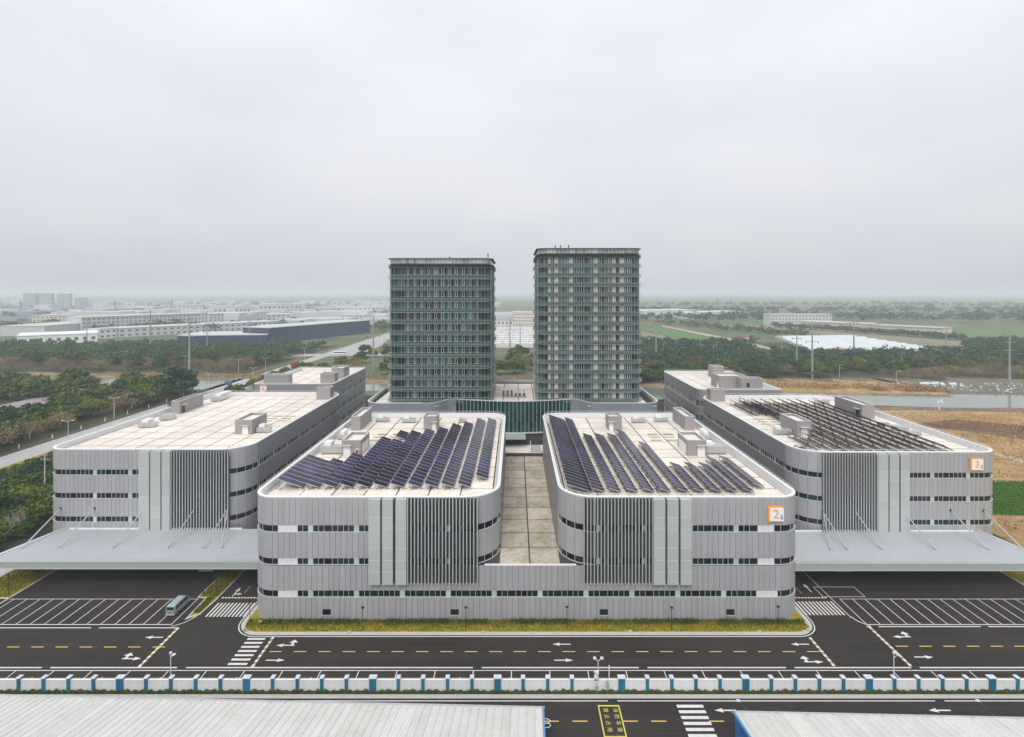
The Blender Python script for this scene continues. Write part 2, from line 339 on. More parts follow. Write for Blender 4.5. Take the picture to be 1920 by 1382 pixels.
struct('ground', rect(-12800, 12800, -180, 15300), -0.06, M_LAND)
struct('wasteland', [(104, 60), (420, 60), (420, 268), (262, 272), (150, 276), (118, 281), (104, 284)], -0.03, M_DRY)
site = struct('yard', [(-112, 83.2), (119, 83.2), (119, 296), (-112, 312)], 0.0, M_ASPH)
near_road = struct('near_road', rect(-130, 130, 40, 78.75), 0.0, M_ASPH)
struct('green_crop_field', [px(1850, 903)[:2], px(2100, 908)[:2], px(2100, 969)[:2], px(1840, 964)[:2]][::-1], 0.02, M_CROP)
struct('scrub_patch', [px(1700, 797)[:2], px(1790, 786)[:2], px(1880, 795)[:2], px(2100, 812)[:2], px(2100, 838)[:2], px(1905, 822)[:2], px(1810, 808)[:2]][::-1], 0.02, M_BROWN)
struct('scrub_bank', [px(1640, 760)[:2], px(1930, 769.5)[:2], px(1930, 772)[:2], px(1640, 769)[:2]][::-1], 0.02, M_BROWN)
struct('dirt_path', [px(1650, 771)[:2], px(1780, 767.5)[:2], px(2050, 770.5)[:2], px(2050, 773)[:2], px(1780, 769.8)[:2], px(1650, 773.2)[:2]][::-1], 0.04, M_PATH)
struct('gravel_track', [px(1858, 848)[:2], px(1866, 848)[:2], px(2080, 905)[:2], px(2080, 915)[:2], px(1860, 853)[:2]][::-1], 0.045, M_PATH)
# canal
struct('canal_water', [(-420, 322), (-230, 330), (-100, 326), (0, 312), (60, 303), (118, 283), (150, 277), (262, 273), (420, 268), (620, 262),
                       (620, 306), (420, 308), (300, 311), (190, 320), (130, 329), (62, 346), (0, 349), (-95, 352), (-200, 374), (-420, 384)], 0.0, M_WATER)
def bank(name, pts, wdt, hgt, m):
    mb = MB(); n = len(pts); vs = []
    for i, p in enumerate(pts):
        q0 = pts[max(0, i - 1)]; q1 = pts[min(n - 1, i + 1)]; d = Vector((q1[0] - q0[0], q1[1] - q0[1])).normalized(); nn = Vector((-d.y, d.x))
        w2 = wdt * (0.8 + 0.5 * R.random()); h2 = hgt * (0.75 + 0.5 * R.random())
        for k, z in ((0, -0.1), (0.16, h2), (0.75, h2 * 1.05), (1, -0.1)): vs.append((p[0] + nn.x * w2 * k, p[1] + nn.y * w2 * k, z))
    fs = [(4 * i + j, 4 * i + 4 + j, 4 * i + 5 + j, 4 * i + 1 + j) for i in range(n - 1) for j in range(3)]
    o = mb.add(vs, fs).build(name, m); return tag(o, kind='structure')
def dense(pts, st=9):
    r = []
    for a, b in zip(pts, pts[1:]):
        k = max(1, int(math.dist(a, b) / st)); r += [(a[0] + (b[0] - a[0]) * i / k, a[1] + (b[1] - a[1]) * i / k + R.uniform(-0.8, 0.8)) for i in range(k)]
    return r + [pts[-1]]
M_BANK = mat('brown_canal_bank', (0.24, 0.175, 0.11), 0.95, spec=0.1, noise=[(0.08, 0.8, (0.13, 0.105, 0.065)), (0.4, 0.6, (0.36, 0.29, 0.19))], bump=(1.5, 0.6, 0.3), coords='World')
bank('far_bank', dense([(-420, 382), (-200, 372), (-95, 350), (0, 347), (62, 344), (130, 327)]), 16, 1.2, M_BANK)
bank('far_dry_bank', dense([(118, 331), (150, 325), (200, 316), (255, 312)]), 42, 1.5, M_DRY)
bank('far_rubbish_bank', dense([(250, 313), (300, 309), (420, 306), (620, 304)]), 60, 1.0, mat('muddy_bank', (0.14, 0.12, 0.09), 0.95, noise=[(0.15, 0.9, (0.09, 0.11, 0.045)), (0.5, 0.6, (0.22, 0.19, 0.15))], coords='World'))
bank('near_bank', dense([(620, 263), (420, 269), (262, 274), (150, 278), (118, 284)]), 5, 0.6, M_BANK)
# highway on the left
HWX0, HWX1 = -187.0, -175.6
hw = struct('highway', rect(HWX0, HWX1, 120, 2500), 0.05, M_ROADG)
struct('highway_far_carriageway', [(-176, 520), (-150, 520), (-150, 2500), (-176, 2500)], 0.03, M_ROADG)
struct('crossroad', [(-330, 492), (-120, 505), (-120, 522), (-330, 510)], 0.045, M_ROADG)
for x in (HWX0 + 0.5, HWX1 - 0.5):
    MB().sheet(rect(x - 0.12, x + 0.12, 120, 1200), 0.06).build('edge_line', M_PW, hw)
dm = MB().sheet(rect(-0.1, 0.1, -2, 2), 0).mesh('lane_dash', M_PW)
for k in range(60): inst('lane_dash', dm, hw, (-181.3, 125 + 9 * k, 0.06))
struct('highway_verge', rect(-192, HWX0, 120, 500), 0.0, mat('dark_verge', (0.06, 0.06, 0.04), 0.95, noise=(0.4, 0.6, (0.10, 0.09, 0.05)), coords='World'))
struct('highway_near_verge', rect(HWX1, -171, 120, 400), 0.0, M_GRASSY)
struct('tree_belt_floor', rect(-171, -118, 60, 330), -0.02, mat('leaf_litter', (0.05, 0.05, 0.03), 0.95, noise=(0.3, 0.7, (0.08, 0.07, 0.04)), coords='World'))
struct('side_road', rect(-118, -111.5, 60, 300), 0.02, M_ASPH)
struct('side_footpath', rect(-111.5, -108.4, 83, 300), 0.03, M_PAVE)

M_WOODF = mat('woodland_floor', (0.055, 0.062, 0.028), 0.95, spec=0.1, noise=[(0.06, 0.8, (0.10, 0.085, 0.05)), (0.3, 0.5, (0.045, 0.06, 0.025))], coords='World')
struct('left_wood_floor', [(-420, 180), (-192.2, 190), (-192.2, 326), (-420, 318)], -0.01, M_WOODF)
struct('far_left_wood_floor', [(-620, 396), (-198, 392), (-198, 488), (-330, 488), (-330, 600), (-620, 600)], -0.01, M_WOODF)
struct('far_left_wood_floor_rear', [(-328, 523), (-198, 523), (-198, 600), (-328, 600)], -0.012, M_WOODF)
struct('far_right_wood_floor', [(84, 360), (160, 352), (170, 374), (264, 374), (300, 350), (620, 350), (640, 640), (120, 640)], -0.01, M_WOODF)
# far fields, right side
def pxs(*l): return [px(*p)[:2] for p in l]
struct('far_crop_field', pxs((1203, 618), (1225, 613), (1310, 629), (1405, 652), (1360, 653))[::-1], 0.05, M_FIELD)
struct('far_fallow_field', pxs((1203, 622), (1300, 640), (1355, 655), (1203, 662))[::-1], 0.04, M_FALLOW)
struct('far_lane', pxs((1237, 611), (1243, 610.5), (1400, 640), (1455, 655), (1445, 656))[::-1], 0.08, M_PATH)
struct('far_brown_field', pxs((1330, 608), (1500, 612), (1900, 650), (1700, 648), (1480, 620))[::-1], 0.04, M_FALLOW)
struct('far_bright_field', pxs((1385, 618), (1490, 626), (1460, 632), (1400, 626))[::-1], 0.06, M_FIELD)
struct('far_meadow', pxs((1770, 618), (2000, 620), (2000, 640), (1780, 634))[::-1], 0.06, M_FIELD)
struct('far_green_strip', pxs((1330, 594), (1440, 592), (1445, 603), (1360, 604))[::-1], 0.06, M_FIELD)
struct('far_fairground', pxs((925, 612), (1001, 606), (1001, 652), (925, 652))[::-1], 0.05, mat('pale_lot', (0.42, 0.40, 0.385), 0.9, noise=(0.05, 0.5, (0.34, 0.32, 0.30)), coords='World'))

# =====================================================================================  YARD MARKINGS
Z1, Z2 = 0.006, 0.010
def strip(x0, x1, y0, y1, name='painted_line', m=M_PW, z=Z1, parent=site): return struct(name, rect(x0, x1, y0, y1), z, m, parent)
# left and right parking bays
YB0, YB1 = 96.3, 104.3
strip(-99, -61.9, YB1 - 0.07, YB1 + 0.07, 'bay_line'); strip(-99, -62.0, YB0 - 0.09, YB0 + 0.09, 'bay_line')
strip(63.4, 103.6, YB1 - 0.07, YB1 + 0.07, 'bay_line'); strip(63.4, 103.6, YB0 - 0.09, YB0 + 0.09, 'bay_line')
bl = MB().sheet(rect(-0.07, 0.07, YB0 + 0.09 - 100, YB1 - 0.07 - 100), 0).mesh('bay_line', M_PW)
for k in range(15): inst('bay_line', bl, site, (-62.1 - 2.56 * k, 100, Z1))
for k in range(16): inst('bay_line', bl, site, (63.5 + 2.446 * k, 100, Z1))
# box outline on the right yard
a = (60.55, 104.9, 69.0, 108.6)
for q in (rect(60.6, 69, 105.0, 105.14), rect(60.6, 69, 108.5, 108.64), rect(60.6, 60.74, 105.14, 108.5), rect(68.86, 69, 105.14, 108.5)): struct('bay_line', q, Z1, M_PW, site)
# kerb-side solid lines, with dark drain gaps
def line_x(xa, xb, y, wd, gaps=(), m=M_PW, parent=site):
    xs = [xa]
    for g in gaps: xs += [g - 0.7, g + 0.7]
    xs.append(xb)
    for i in range(0, len(xs), 2): strip(xs[i], xs[i + 1], y - wd / 2, y + wd / 2, 'edge_line', m, Z1, parent)
    for g in gaps: strip(g - 0.6, g + 0.6, y - 0.45, y + 0.35, 'drain_grate', M_IRON, Z1, parent)
line_x(-112, -60.3, 95.35, 0.22, (pd(178, 95.35),)); line_x(63.0, 119, 95.7, 0.22, (pd(1640, 95.7), pd(1846, 95.7)))
line_x(-112, 119, 85.25, 0.26, (pd(86, 85.2), pd(340, 85.2), pd(895, 85.2), pd(1206, 85.2), pd(1482, 85.2), pd(1717, 85.2)))
strip(-112, 119, 84.52, 84.68, 'edge_line')
for k in range(-15, 17): strip(-24.75 + 6.04 * k - 0.07, -24.75 + 6.04 * k + 0.07, 80.15, 84.5, 'bay_line')
dot = MB().sheet([(0.16 * math.cos(t * math.pi / 4), 0.16 * math.sin(t * math.pi / 4)) for t in range(8)], 0).mesh('painted_dot', M_AMBER)
for x in (60, 191, 301, 444, 583, 751, 862, 957, 1116, 1212, 1326, 1484, 1623, 1762): inst('painted_dot', dot, site, (pd(x, 83.0), 83.0, Z1))
# yellow centre dashes
yd = MB().sheet(rect(-1.05, 1.05, -0.09, 0.09), 0).mesh('centre_dash', M_PY)
for k in range(23): inst('centre_dash', yd, site, (-40.0 + 4.08 * k, 89.05, Z1))
for k in range(7): inst('centre_dash', yd, site, (pd(297.5, 90.2) - 4.1 * k, 90.2, Z1))
for k in range(8): inst('centre_dash', yd, site, (pd(1691, 90.4) + 4.02 * k, 90.4, Z1))
# dashed give-way lines running away from the camera
sq = MB().sheet(rect(-0.24, 0.24, -0.3, 0.3), 0).mesh('give_way_dash', M_PW); sy_ = MB().sheet(rect(-0.20, 0.20, -0.12, 0.12), 0).mesh('give_way_dash_yellow', M_PYL)
for X, ya, yb in ((-60.25, 85.7, 95.1), (-42.1, 85.7, 92.6), (51.2, 85.9, 92.4), (63.5, 85.9, 95.3)):
    n = int((yb - ya) / 1.0)
    for k in range(n + 1):
        inst('give_way_dash', sq, site, (X, ya + k * (yb - ya) / n, Z1))
        if k < n: inst('give_way_dash', sy_, site, (X + 0.02, ya + (k + 0.5) * (yb - ya) / n, Z1))
sq2 = MB().sheet(rect(-0.2, 0.2, -0.22, 0.22), 0).mesh('give_way_dash', M_PW)
for k in range(12): inst('give_way_dash', sq2, site, (-57.4 + 0.62 * k, 104.75, Z1)); inst('give_way_dash', sq2, site, (53.9 + 0.64 * k, 104.75, Z1))
# zebra crossings
zs = MB().sheet(rect(-1.55, 1.55, -0.24, 0.24), 0).mesh('zebra_stripe', M_PW)
for k in range(7): inst('zebra_stripe', zs, site, (-44.8, 92.3 - 1.035 * k, Z1))
zs2 = MB().sheet(rect(-0.16, 0.16, -2.2, 2.2), 0).mesh('zebra_stripe', M_PW)
for k in range(11): inst('zebra_stripe', zs2, site, (-57.2 + 0.69 * k, 100.8, Z1)); inst('zebra_stripe', zs2, site, (54.2 + 0.7 * k, 101.3, Z1))
# lane lines of the side lanes
strip(-54.1, -54.0, 106.5, 108.8, 'lane_line', M_PYL); strip(57.0, 57.1, 106.2, 109.2, 'lane_line', M_PYL); strip(61.85, 62.0, 98.3, 119, 'edge_line')
strip(-51.2, -51.08, 106.6, 108.6, 'lane_line')
# arrows
def arrow(cx, cy, kind, sx=1, sy=1, parent=site, name='lane_arrow', z=Z1):
    """straight arrow pointing +x when sx = 1; 'turn' adds a stub to +y * sy"""
    mb = MB()
    def poly(p): 
        p = [(cx + sx * x, cy + sy * y) for x, y in p]
        if sx * sy < 0: p = p[::-1]
        mb.sheet(p, z)
    poly([(-1.55, -0.12), (0.35, -0.12), (0.35, 0.12), (-1.55, 0.12)]); poly([(0.35, -0.42), (1.55, 0), (0.35, 0.42)])
    if kind == 'turn':
        poly([(-1.3, 0.12), (-0.85, 0.12), (-0.85, 0.72), (-1.3, 0.72)]); poly([(-1.85, 0.72), (-0.3, 0.72), (-1.07, 1.45)])
    return mb.build(name, m=M_PW, parent=parent)
def aw(x, y, kind, sx, sy, par=site):
    X, Y, _ = px(x, y); arrow(X, Y, kind, sx, sy, par)
aw(289, 1195, 's', -1, 1); aw(247, 1235, 'turn', 1, 1); aw(535, 1210, 'turn', -1, 1); aw(516, 1238, 's', 1, 1)
aw(1053, 1208, 's', -1, 1); aw(1057, 1238, 's', 1, 1); aw(1500, 1208, 's', -1, 1); aw(1526, 1241, 'turn', 1, 1)
aw(1691, 1194, 'turn', -1, 1); aw(1732, 1232, 's', 1, 1)
for X, Y, s in ((-55.8, 106.9, 1), (59.3, 108.3, -1)):
    mb = MB().sheet(rect(X - 0.12, X + 0.12, Y - 1.6, Y + 0.2), Z1).sheet([(X - 0.42, Y + 0.2), (X + 0.42, Y + 0.2), (X, Y + 1.5)], Z1)
    if s > 0: mb.sheet(rect(X + 0.12, X + 0.75, Y - 1.0, Y - 0.7), Z1).sheet([(X + 0.75, Y - 1.25), (X + 1.5, Y - 0.85), (X + 0.75, Y - 0.45)], Z1)
    mb.build('lane_arrow', M_PW, site)
# near road
line_x(-130, 130, 78.3, 0.17, (pd(425, 78.3), pd(1149, 78.3), pd(1762, 78.3)), parent=near_road)
for x in (1033.8, 1087.5, 1181.8, 1235.4, 1343.5): inst('centre_dash', yd, near_road, (pd(x, 74.6), 74.6, Z1))
strip(pd(966.5, 77.1), pd(1018, 77.1), 77.0, 77.3, 'zebra_stripe', M_PW, Z1, near_road)
zs3 = MB().sheet(rect(-1.93, 1.93, -0.27, 0.27), 0).mesh('zebra_stripe', M_PW)
for k in range(8): inst('zebra_stripe', zs3, near_road, (25.35, 77.3 - 1.03 * k, Z1))
aw(1360, 1332, 's', -1, 1, near_road); aw(1762, 1332, 's', -1, 1, near_road); strip(28.6, 30, 71.2, 71.45, 'edge_line', M_PW, Z1, near_road)
for q in (rect(11.98, 15.1, 77.25, 77.5), rect(11.98, 12.16, 71.9, 77.25), rect(14.92, 15.1, 71.9, 77.25), rect(12.16, 14.92, 71.9, 72.1)): struct('fire_lane_box', q, Z1, M_PYL, near_road)
for line, X in (('消防车道', 14.35), ('禁止占用', 12.95)):
    for i, ch in enumerate(line):
        me = text_mesh(ch, 0.78, M_PYL, 0.0); o = inst('road_lettering', me, near_road, (X, 76.55 - 1.13 * i, Z1), rz=-math.pi / 2)

# =====================================================================================  KERBS, VERGES
def kerb(name, path, u0, u1, w_=0.3, h=0.13, n_len=None):
    mb = MB(); path.strip(mb, u0, u1, 0, h, -w_, 0); o = mb.build(name, M_KERB); return tag(o, kind='structure')
isl = rrect(-49.6, 53.7, 93.3, 160, 4.2, 4.2, 2, 2)
mb = MB(); isl.strip(mb, 0, isl.n, 0.0, 0.14, -0.75, -0.35); isl.strip(mb, 0, isl.n, 0.0, 0.035, -0.35, 0.0)
tag(mb.build('island_kerb', M_KERB), kind='structure')
mb = MB(); isl.strip(mb, 0, isl.n, 0.004, 0.008, 0.28, 0.46); tag(mb.build('island_edge_line', M_PW), kind='structure')
lawn = struct('verge_lawn', isl.poly(-0.75), 0.12, M_GRASSY)
# left yard edge and its verge
tag(MB().box(-99.25, -99.0, 95.6, 126.5, 0, 0.14).build('yard_kerb', M_KERB), kind='structure')
struct('side_verge', rect(-108.4, -99.25, 104.6, 127), 0.06, M_GRASSY)
tag(MB().box(-108.4, -99.0, 104.35, 104.6, 0, 0.14).build('verge_kerb', M_KERB), kind='structure')
tag(MB().box(104.0, 104.25, 95.6, 125, 0, 0.14).build('yard_kerb_east', M_KERB), kind='structure')
struct('east_verge', rect(104.25, 119, 96.2, 125), 0.06, M_GRASSY)
# median strip between yard and lane
med = [(-60.5, 97.6), (-58.6, 99.2), (-58.2, 104), (-58.2, 126), (-62.4, 126), (-62.4, 104.7), (-60.7, 104.5)]
tag(MB().quadbox(med, 0, 0.12).build('median_kerb', M_KERB), kind='structure')
struct('median_lawn', [(-60.3, 98.3), (-58.85, 99.5), (-58.45, 104), (-58.45, 126), (-62.15, 126), (-62.15, 104.9), (-60.45, 104.7)], 0.126, M_GRASSY)
mb = MB()
cv = Path([('A', (-63.5, 100.0), 4.6, -math.pi / 2 + 0.4, -0.15)]); cv.strip(mb, 0, cv.n, 0.004, 0.007, -0.08, 0.08)
mb.build('edge_line', M_PW, site)
mb = MB(); cv = Path([('A', (66.6, 100.4), 4.7, -math.pi / 2, -math.pi)]); 
mb.sheet([(61.86, 98.9), (62.02, 98.9), (62.6, 97.3), (63.7, 96.1), (64.8, 95.75), (64.8, 95.6), (63.6, 95.95), (62.4, 97.2)][::-1], Z1); mb.build('edge_line', M_PW, site)
# kerb of the near road and planting bed
tag(MB().box(-130, 130, 78.75, 79.2, -0.02, 0.05).build('near_gutter', M_PAVE), kind='structure')
tag(MB().box(-130, 130, 79.2, 79.42, -0.02, 0.14).build('near_kerb', M_KERB), kind='structure')
struct('planting_bed', rect(-130, 130, 79.42, 79.86), 0.03, mat('bed_soil', (0.06, 0.045, 0.03), 0.95))
# manhole plinths on the verge
ph = MB().box(-0.28, 0.28, -0.3, 0.3, 0, 0.12).box(-0.22, 0.22, -0.24, 0.24, 0.12, 0.17).mesh('inspection_box', M_PAVE)
for i, (x, y) in enumerate(((655, 1187), (905, 1187), (1182, 1186), (1425, 1186), (1511, 1170))):
    X, Y, _ = px(x, y); o = inst('inspection_box', ph, None, (X, Y, 0.12)); tag(o, 'small pale concrete inspection box set in the verge lawn, %s from the left' % ORD[i], 'drain box', 'inspection boxes on the verge')
tag(MB().quadbox([px(x, y)[:2] for x, y in ((485, 1170), (492, 1169.5), (491, 1166), (484, 1166.5))], 0.12, 0.35).build('rubble_patch', M_PATH), 'pinkish pile of sandy soil on the verge by the crossing', 'soil')

# lawn blades
def blades(name, pts, hmin, hmax, m, z=0.12, wd=0.09, label=None):
    a = np.array(pts); n = len(a); rs = np.random.RandomState(3)
    ang = rs.rand(n) * math.pi; h = hmin + (hmax - hmin) * rs.rand(n) ** 2; dx = np.cos(ang) * wd; dy = np.sin(ang) * wd; lx = (rs.rand(n) - .5) * h; ly = (rs.rand(n) - .5) * h
    v = np.zeros((n, 3, 3)); v[:, 0] = np.stack([a[:, 0] - dx, a[:, 1] - dy, np.full(n, z)], 1); v[:, 1] = np.stack([a[:, 0] + dx, a[:, 1] + dy, np.full(n, z)], 1)
    v[:, 2] = np.stack([a[:, 0] + lx, a[:, 1] + ly, z + h], 1)
    c = (a[:, 0].mean(), a[:, 1].mean(), z)
    me = bpy.data.meshes.new(name); me.from_pydata((v.reshape(-1, 3) - np.array(c)).tolist(), [], [(3 * i, 3 * i + 1, 3 * i + 2) for i in range(n)]); me.materials.append(m)
    o = bpy.data.objects.new(name, me); link(o, None, c); return tag(o, label, 'grass', kind='stuff')
P = [(R.uniform(-48.5, 52.6), 97.45 - abs(R.gauss(0, 1.0))) for _ in range(16000)]
P = [p for p in P if p[1] > 94.1] + [(R.uniform(-48.3, 52.5), R.uniform(94.1, 97.4)) for _ in range(9000)]
blades('verge_grass', P, 0.08, 0.42, M_TUFT, label='green and yellow grass along the foot of the front building')
P = []
for _ in range(900):
    cx, cy = R.uniform(-48.4, 52.4), R.uniform(96.3, 97.3)
    if math.sin(cx * 0.31) + math.sin(cx * 0.83 + 1) + R.uniform(-1, 1) > -0.4: P += [(cx + R.gauss(0, 0.35), min(97.45, cy + R.gauss(0, 0.22))) for _ in range(16)]
blades('foot_weeds', P, 0.15, 0.75, mat('dark_weeds', (0.055, 0.095, 0.018), 0.9, spec=0.1, noise=[(0.5, 0.7, (0.10, 0.13, 0.02))], coords='World'), label='darker green weeds growing against the foot of the front building')
P = [(R.uniform(-62.1, -58.5), R.uniform(105, 125)) for _ in range(5000)] + [(R.uniform(-60.2, -58.9), R.uniform(99.6, 105)) for _ in range(900)]
blades('median_grass', P, 0.15, 0.6, M_TUFT, label='rough green grass on the median strip beside the van')
P = [(R.uniform(-108.2, -99.4), R.uniform(104.8, 126)) for _ in range(6000)]
blades('side_verge_grass', P, 0.1, 0.4, M_TUFT, z=0.06, label='yellow green grass left of the parking bays')

# =====================================================================================  BUILDINGS
CYCLE = [('t', 0.85), ('g', 1.02), ('g', 1.02), ('g', 1.5), ('g', 1.02), ('g', 1.02), ('g', 0.95), ('g', 1.02)]
def cladding(parent, path, z0, z1, u0, u1, single, m=M_CLAD, pitch=1.02, gap=0.05, joined=None, th=0.09):
    """vertical cladding panels between two heights: single = one object each, else added to the joined mesh"""
    for a, b, q in path.ranges():
        lo, hi = max(a, u0), min(b, u1)
        if hi - lo < 0.05: continue
        pt = pitch if q[0] == 'L' else 1.9
        n = max(1, round((hi - lo) / pt)); stp = (hi - lo) / n
        for i in range(n):
            s0, s1 = lo + i * stp + gap / 2, lo + (i + 1) * stp - gap / 2
            if not single: path.strip(joined, s0, s1, z0, z1, 0, th); continue
            if q[0] == 'L':
                x, y, nx, ny = path.at((s0 + s1) / 2); me = boxmesh('panel', m, s1 - s0, th, z1 - z0)
                inst('panel', me, parent, (x + nx * th / 2, y + ny * th / 2, z0), rz=math.atan2(nx, -ny))
            else:
                mb = MB(); path.strip(mb, s0, s1, z0, z1, 0, th); mb.build('curved_panel', m, parent)
def windows(parent, path, z0, z1, u0, u1, single, louv=(), phase=0.0, acc=None, in_=-0.12, hide=None):
    """a ribbon window: frame (sill, head, mullions) with panes; acc = joined (frame, glass, teal) meshes for far sides"""
    fr = MB() if single else acc[0]
    for a, b in ([(u0, u1)] if not hide else [(u0, hide[0]), (hide[1], u1)]):
        if b - a > 0.1: path.strip(fr, a, b, z0, z0 + 0.10, -0.16, 0.13); path.strip(fr, a, b, z1 - 0.07, z1, -0.16, 0.03)
    cells = []
    for a, b, q in path.ranges():
        lo, hi = max(a, u0), min(b, u1)
        if hi - lo < 0.05: continue
        if q[0] == 'A':
            n = max(1, round((hi - lo) / 2.0)); cells += [(lo + (hi - lo) * i / n, lo + (hi - lo) * (i + 1) / n, 'g') for i in range(n)]; continue
        u = lo; k = int(phase)
        while u < hi - 0.3:
            kd, wd = CYCLE[k % len(CYCLE)]; k += 1; e = min(hi, u + wd)
            if hi - e < 0.35: e = hi
            x = path.at((u + e) / 2)[0]
            for l0, l1 in louv:
                if l0 < x < l1: kd = 'w'
            cells.append((u, e, kd)); u = e
    band = None
    if single:
        for u, e, kd in cells: path.strip(fr, max(u0, u - 0.035), min(u1, u + 0.035), z0 + 0.1, z1 - 0.07, -0.16, 0.0)
        band = fr.build('window_band', M_FRAME, parent)
        for u, e, kd in cells:
            m = {'g': M_GLASS, 't': M_TEAL, 'w': M_LOUV}[kd]; nm = {'g': 'pane', 't': 'infill_pane', 'w': 'louvre'}[kd]; ii = in_ if kd == 'g' else -0.03
            a0, b0 = u + 0.035, e - 0.035
            mid = path.at((a0 + b0) / 2); e0 = path.at(a0); straight = abs(mid[2] - e0[2]) + abs(mid[3] - e0[3]) < 1e-6
            if straight:
                me = boxmesh(nm, m, b0 - a0, 0.04, z1 - z0 - 0.17); inst(nm, me, band, (mid[0] + mid[2] * ii, mid[1] + mid[3] * ii, z0 + 0.1), rz=math.atan2(mid[2], -mid[3]))
            else:
                mb = MB(); path.strip(mb, a0, b0, z0 + 0.1, z1 - 0.07, ii - 0.02, ii + 0.02); mb.build('curved_' + nm, m, band)
    else:
        for u, e, kd in cells:
            path.strip(acc[0], max(u0, u - 0.05), min(u1, u + 0.05), z0 + 0.1, z1 - 0.07, -0.16, 0.0)
            path.strip(acc[1 if kd == 'g' else 2], u + 0.05, e - 0.05, z0 + 0.1, z1 - 0.07, -0.14, -0.08)
    return band

def roof(parent, x0, x1, y0, y1, radii, zr, ztop, nx, ny, t=0.45, rail=True, m=M_SLAB):
    """flat roof with separate slabs, white parapet lining, coping and railing"""
    out = rrect(x0, x1, y0, y1, *radii)
    mb = MB(); out.strip(mb, 0, out.n, zr - 0.6, ztop, -t, -0.001); par = mb.build('parapet', M_WHITE, parent)
    mb = MB(); out.strip(mb, 0, out.n, ztop, ztop + 0.1, -t - 0.06, 0.14); mb.build('coping', M_WHITE, par)
    bed = MB().quadbox(out.poly(-t), zr - 0.3, zr - 0.05).build('roof', M_JOINT, parent)
    xa, xb, ya, yb = x0 + t + 0.9, x1 - t - 0.9, y0 + t + 0.4, y1 - t - 0.9
    gutter = MB()
    out.strip(gutter, 0, out.n, zr - 0.05, zr - 0.01, -t - 0.8, -t); gutter.build('gutter', M_PAVE, bed)
    sx, sy = (xb - xa) / nx, (yb - ya) / ny
    me = boxmesh('slab', m, sx - 0.30, sy - 0.42, 0.10)
    rc = max(radii)
    for i in range(nx):
        for j in range(ny):
            cx, cy = xa + (i + .5) * sx, ya + (j + .5) * sy
            corner = None
            if (i in (0, nx - 1)) and (j in (0, ny - 1)):
                r = radii[0 if (i == 0 and j == 0) else 1 if (j == 0) else 2 if (i == nx - 1) else 3]
                if r > 2.5:
                    # clip the corner slab to the curve
                    ax, ay = (xa if i == 0 else xb), (ya if j == 0 else yb); gx = 1 if i == 0 else -1; gy = 1 if j == 0 else -1
                    rr = min(r - t - 0.6, sx - 0.4, sy - 0.4)
                    pts = [(ax + gx * rr * (1 - math.sin(a_)), ay + gy * rr * (1 - math.cos(a_))) for a_ in [k * math.pi / 16 for k in range(9)]]
                    pts += [(ax + gx * 0.0, ay + gy * (sy - 0.08))] if False else []
                    ox, oy = ax + gx * (sx - 0.07), ay + gy * (sy - 0.08)
                    pts = [(ox, ay)] + [(ax + gx * rr * (1 - math.sin(a_)), ay + gy * rr * (1 - math.cos(a_))) for a_ in [k * math.pi / 16 for k in range(9)]] + [(ax, oy), (ox, oy)]
                    ar = sum(pts[k - 1][0] * pts[k][1] - pts[k][0] * pts[k - 1][1] for k in range(len(pts)))
                    if ar < 0: pts = pts[::-1]
                    MB().quadbox(pts, zr - 0.05, zr + 0.03).build('corner_slab', m, bed); continue
            inst('slab', me, bed, (cx, cy, zr - 0.05))
    if rail:
        mb = MB(); n = int(out.n / 1.6); zt = ztop + 0.1
        for i in range(n):
            x, y, nx_, ny_ = out.at(i * out.n / n); mb.box(x - nx_ * 0.2 - 0.025, x - nx_ * 0.2 + 0.025, y - ny_ * 0.2 - 0.025, y - ny_ * 0.2 + 0.025, zt, zt + 0.55)
        out.strip(mb, 0, out.n, zt + 0.52, zt + 0.57, -0.225, -0.175); mb.build('railing', M_WHITE, par)
    return bed

def fins(parent, xa, xb, n, y, z0, z1, dep=0.75):
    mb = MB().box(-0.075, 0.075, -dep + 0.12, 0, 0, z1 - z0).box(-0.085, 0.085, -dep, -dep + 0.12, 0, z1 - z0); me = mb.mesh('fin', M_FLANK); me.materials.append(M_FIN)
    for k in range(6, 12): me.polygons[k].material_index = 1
    for i in range(n): inst('fin', me, parent, (xa + (xb - xa) * i / (n - 1), y, z0))
def pylon_boxes(parent, spans, y, z0, z1, dep=0.95, cuts=(0.0, 0.157, 0.29, 0.43, 0.655, 0.79, 1.0)):
    for x0, x1 in spans:
        bk = MB().box(x0 + 0.05, x1 - 0.05, y - dep + 0.06, y, z0, z1 - 0.06).build('pier', M_WHITE, parent)
        for c0, c1 in zip(cuts, cuts[1:]):
            a, b = z0 + (z1 - z0) * c0, z0 + (z1 - z0) * c1
            MB().box(x0, x1, y - dep, y - 0.1, a + 0.05, b - 0.05).build('pier_panel', M_BOX, bk)

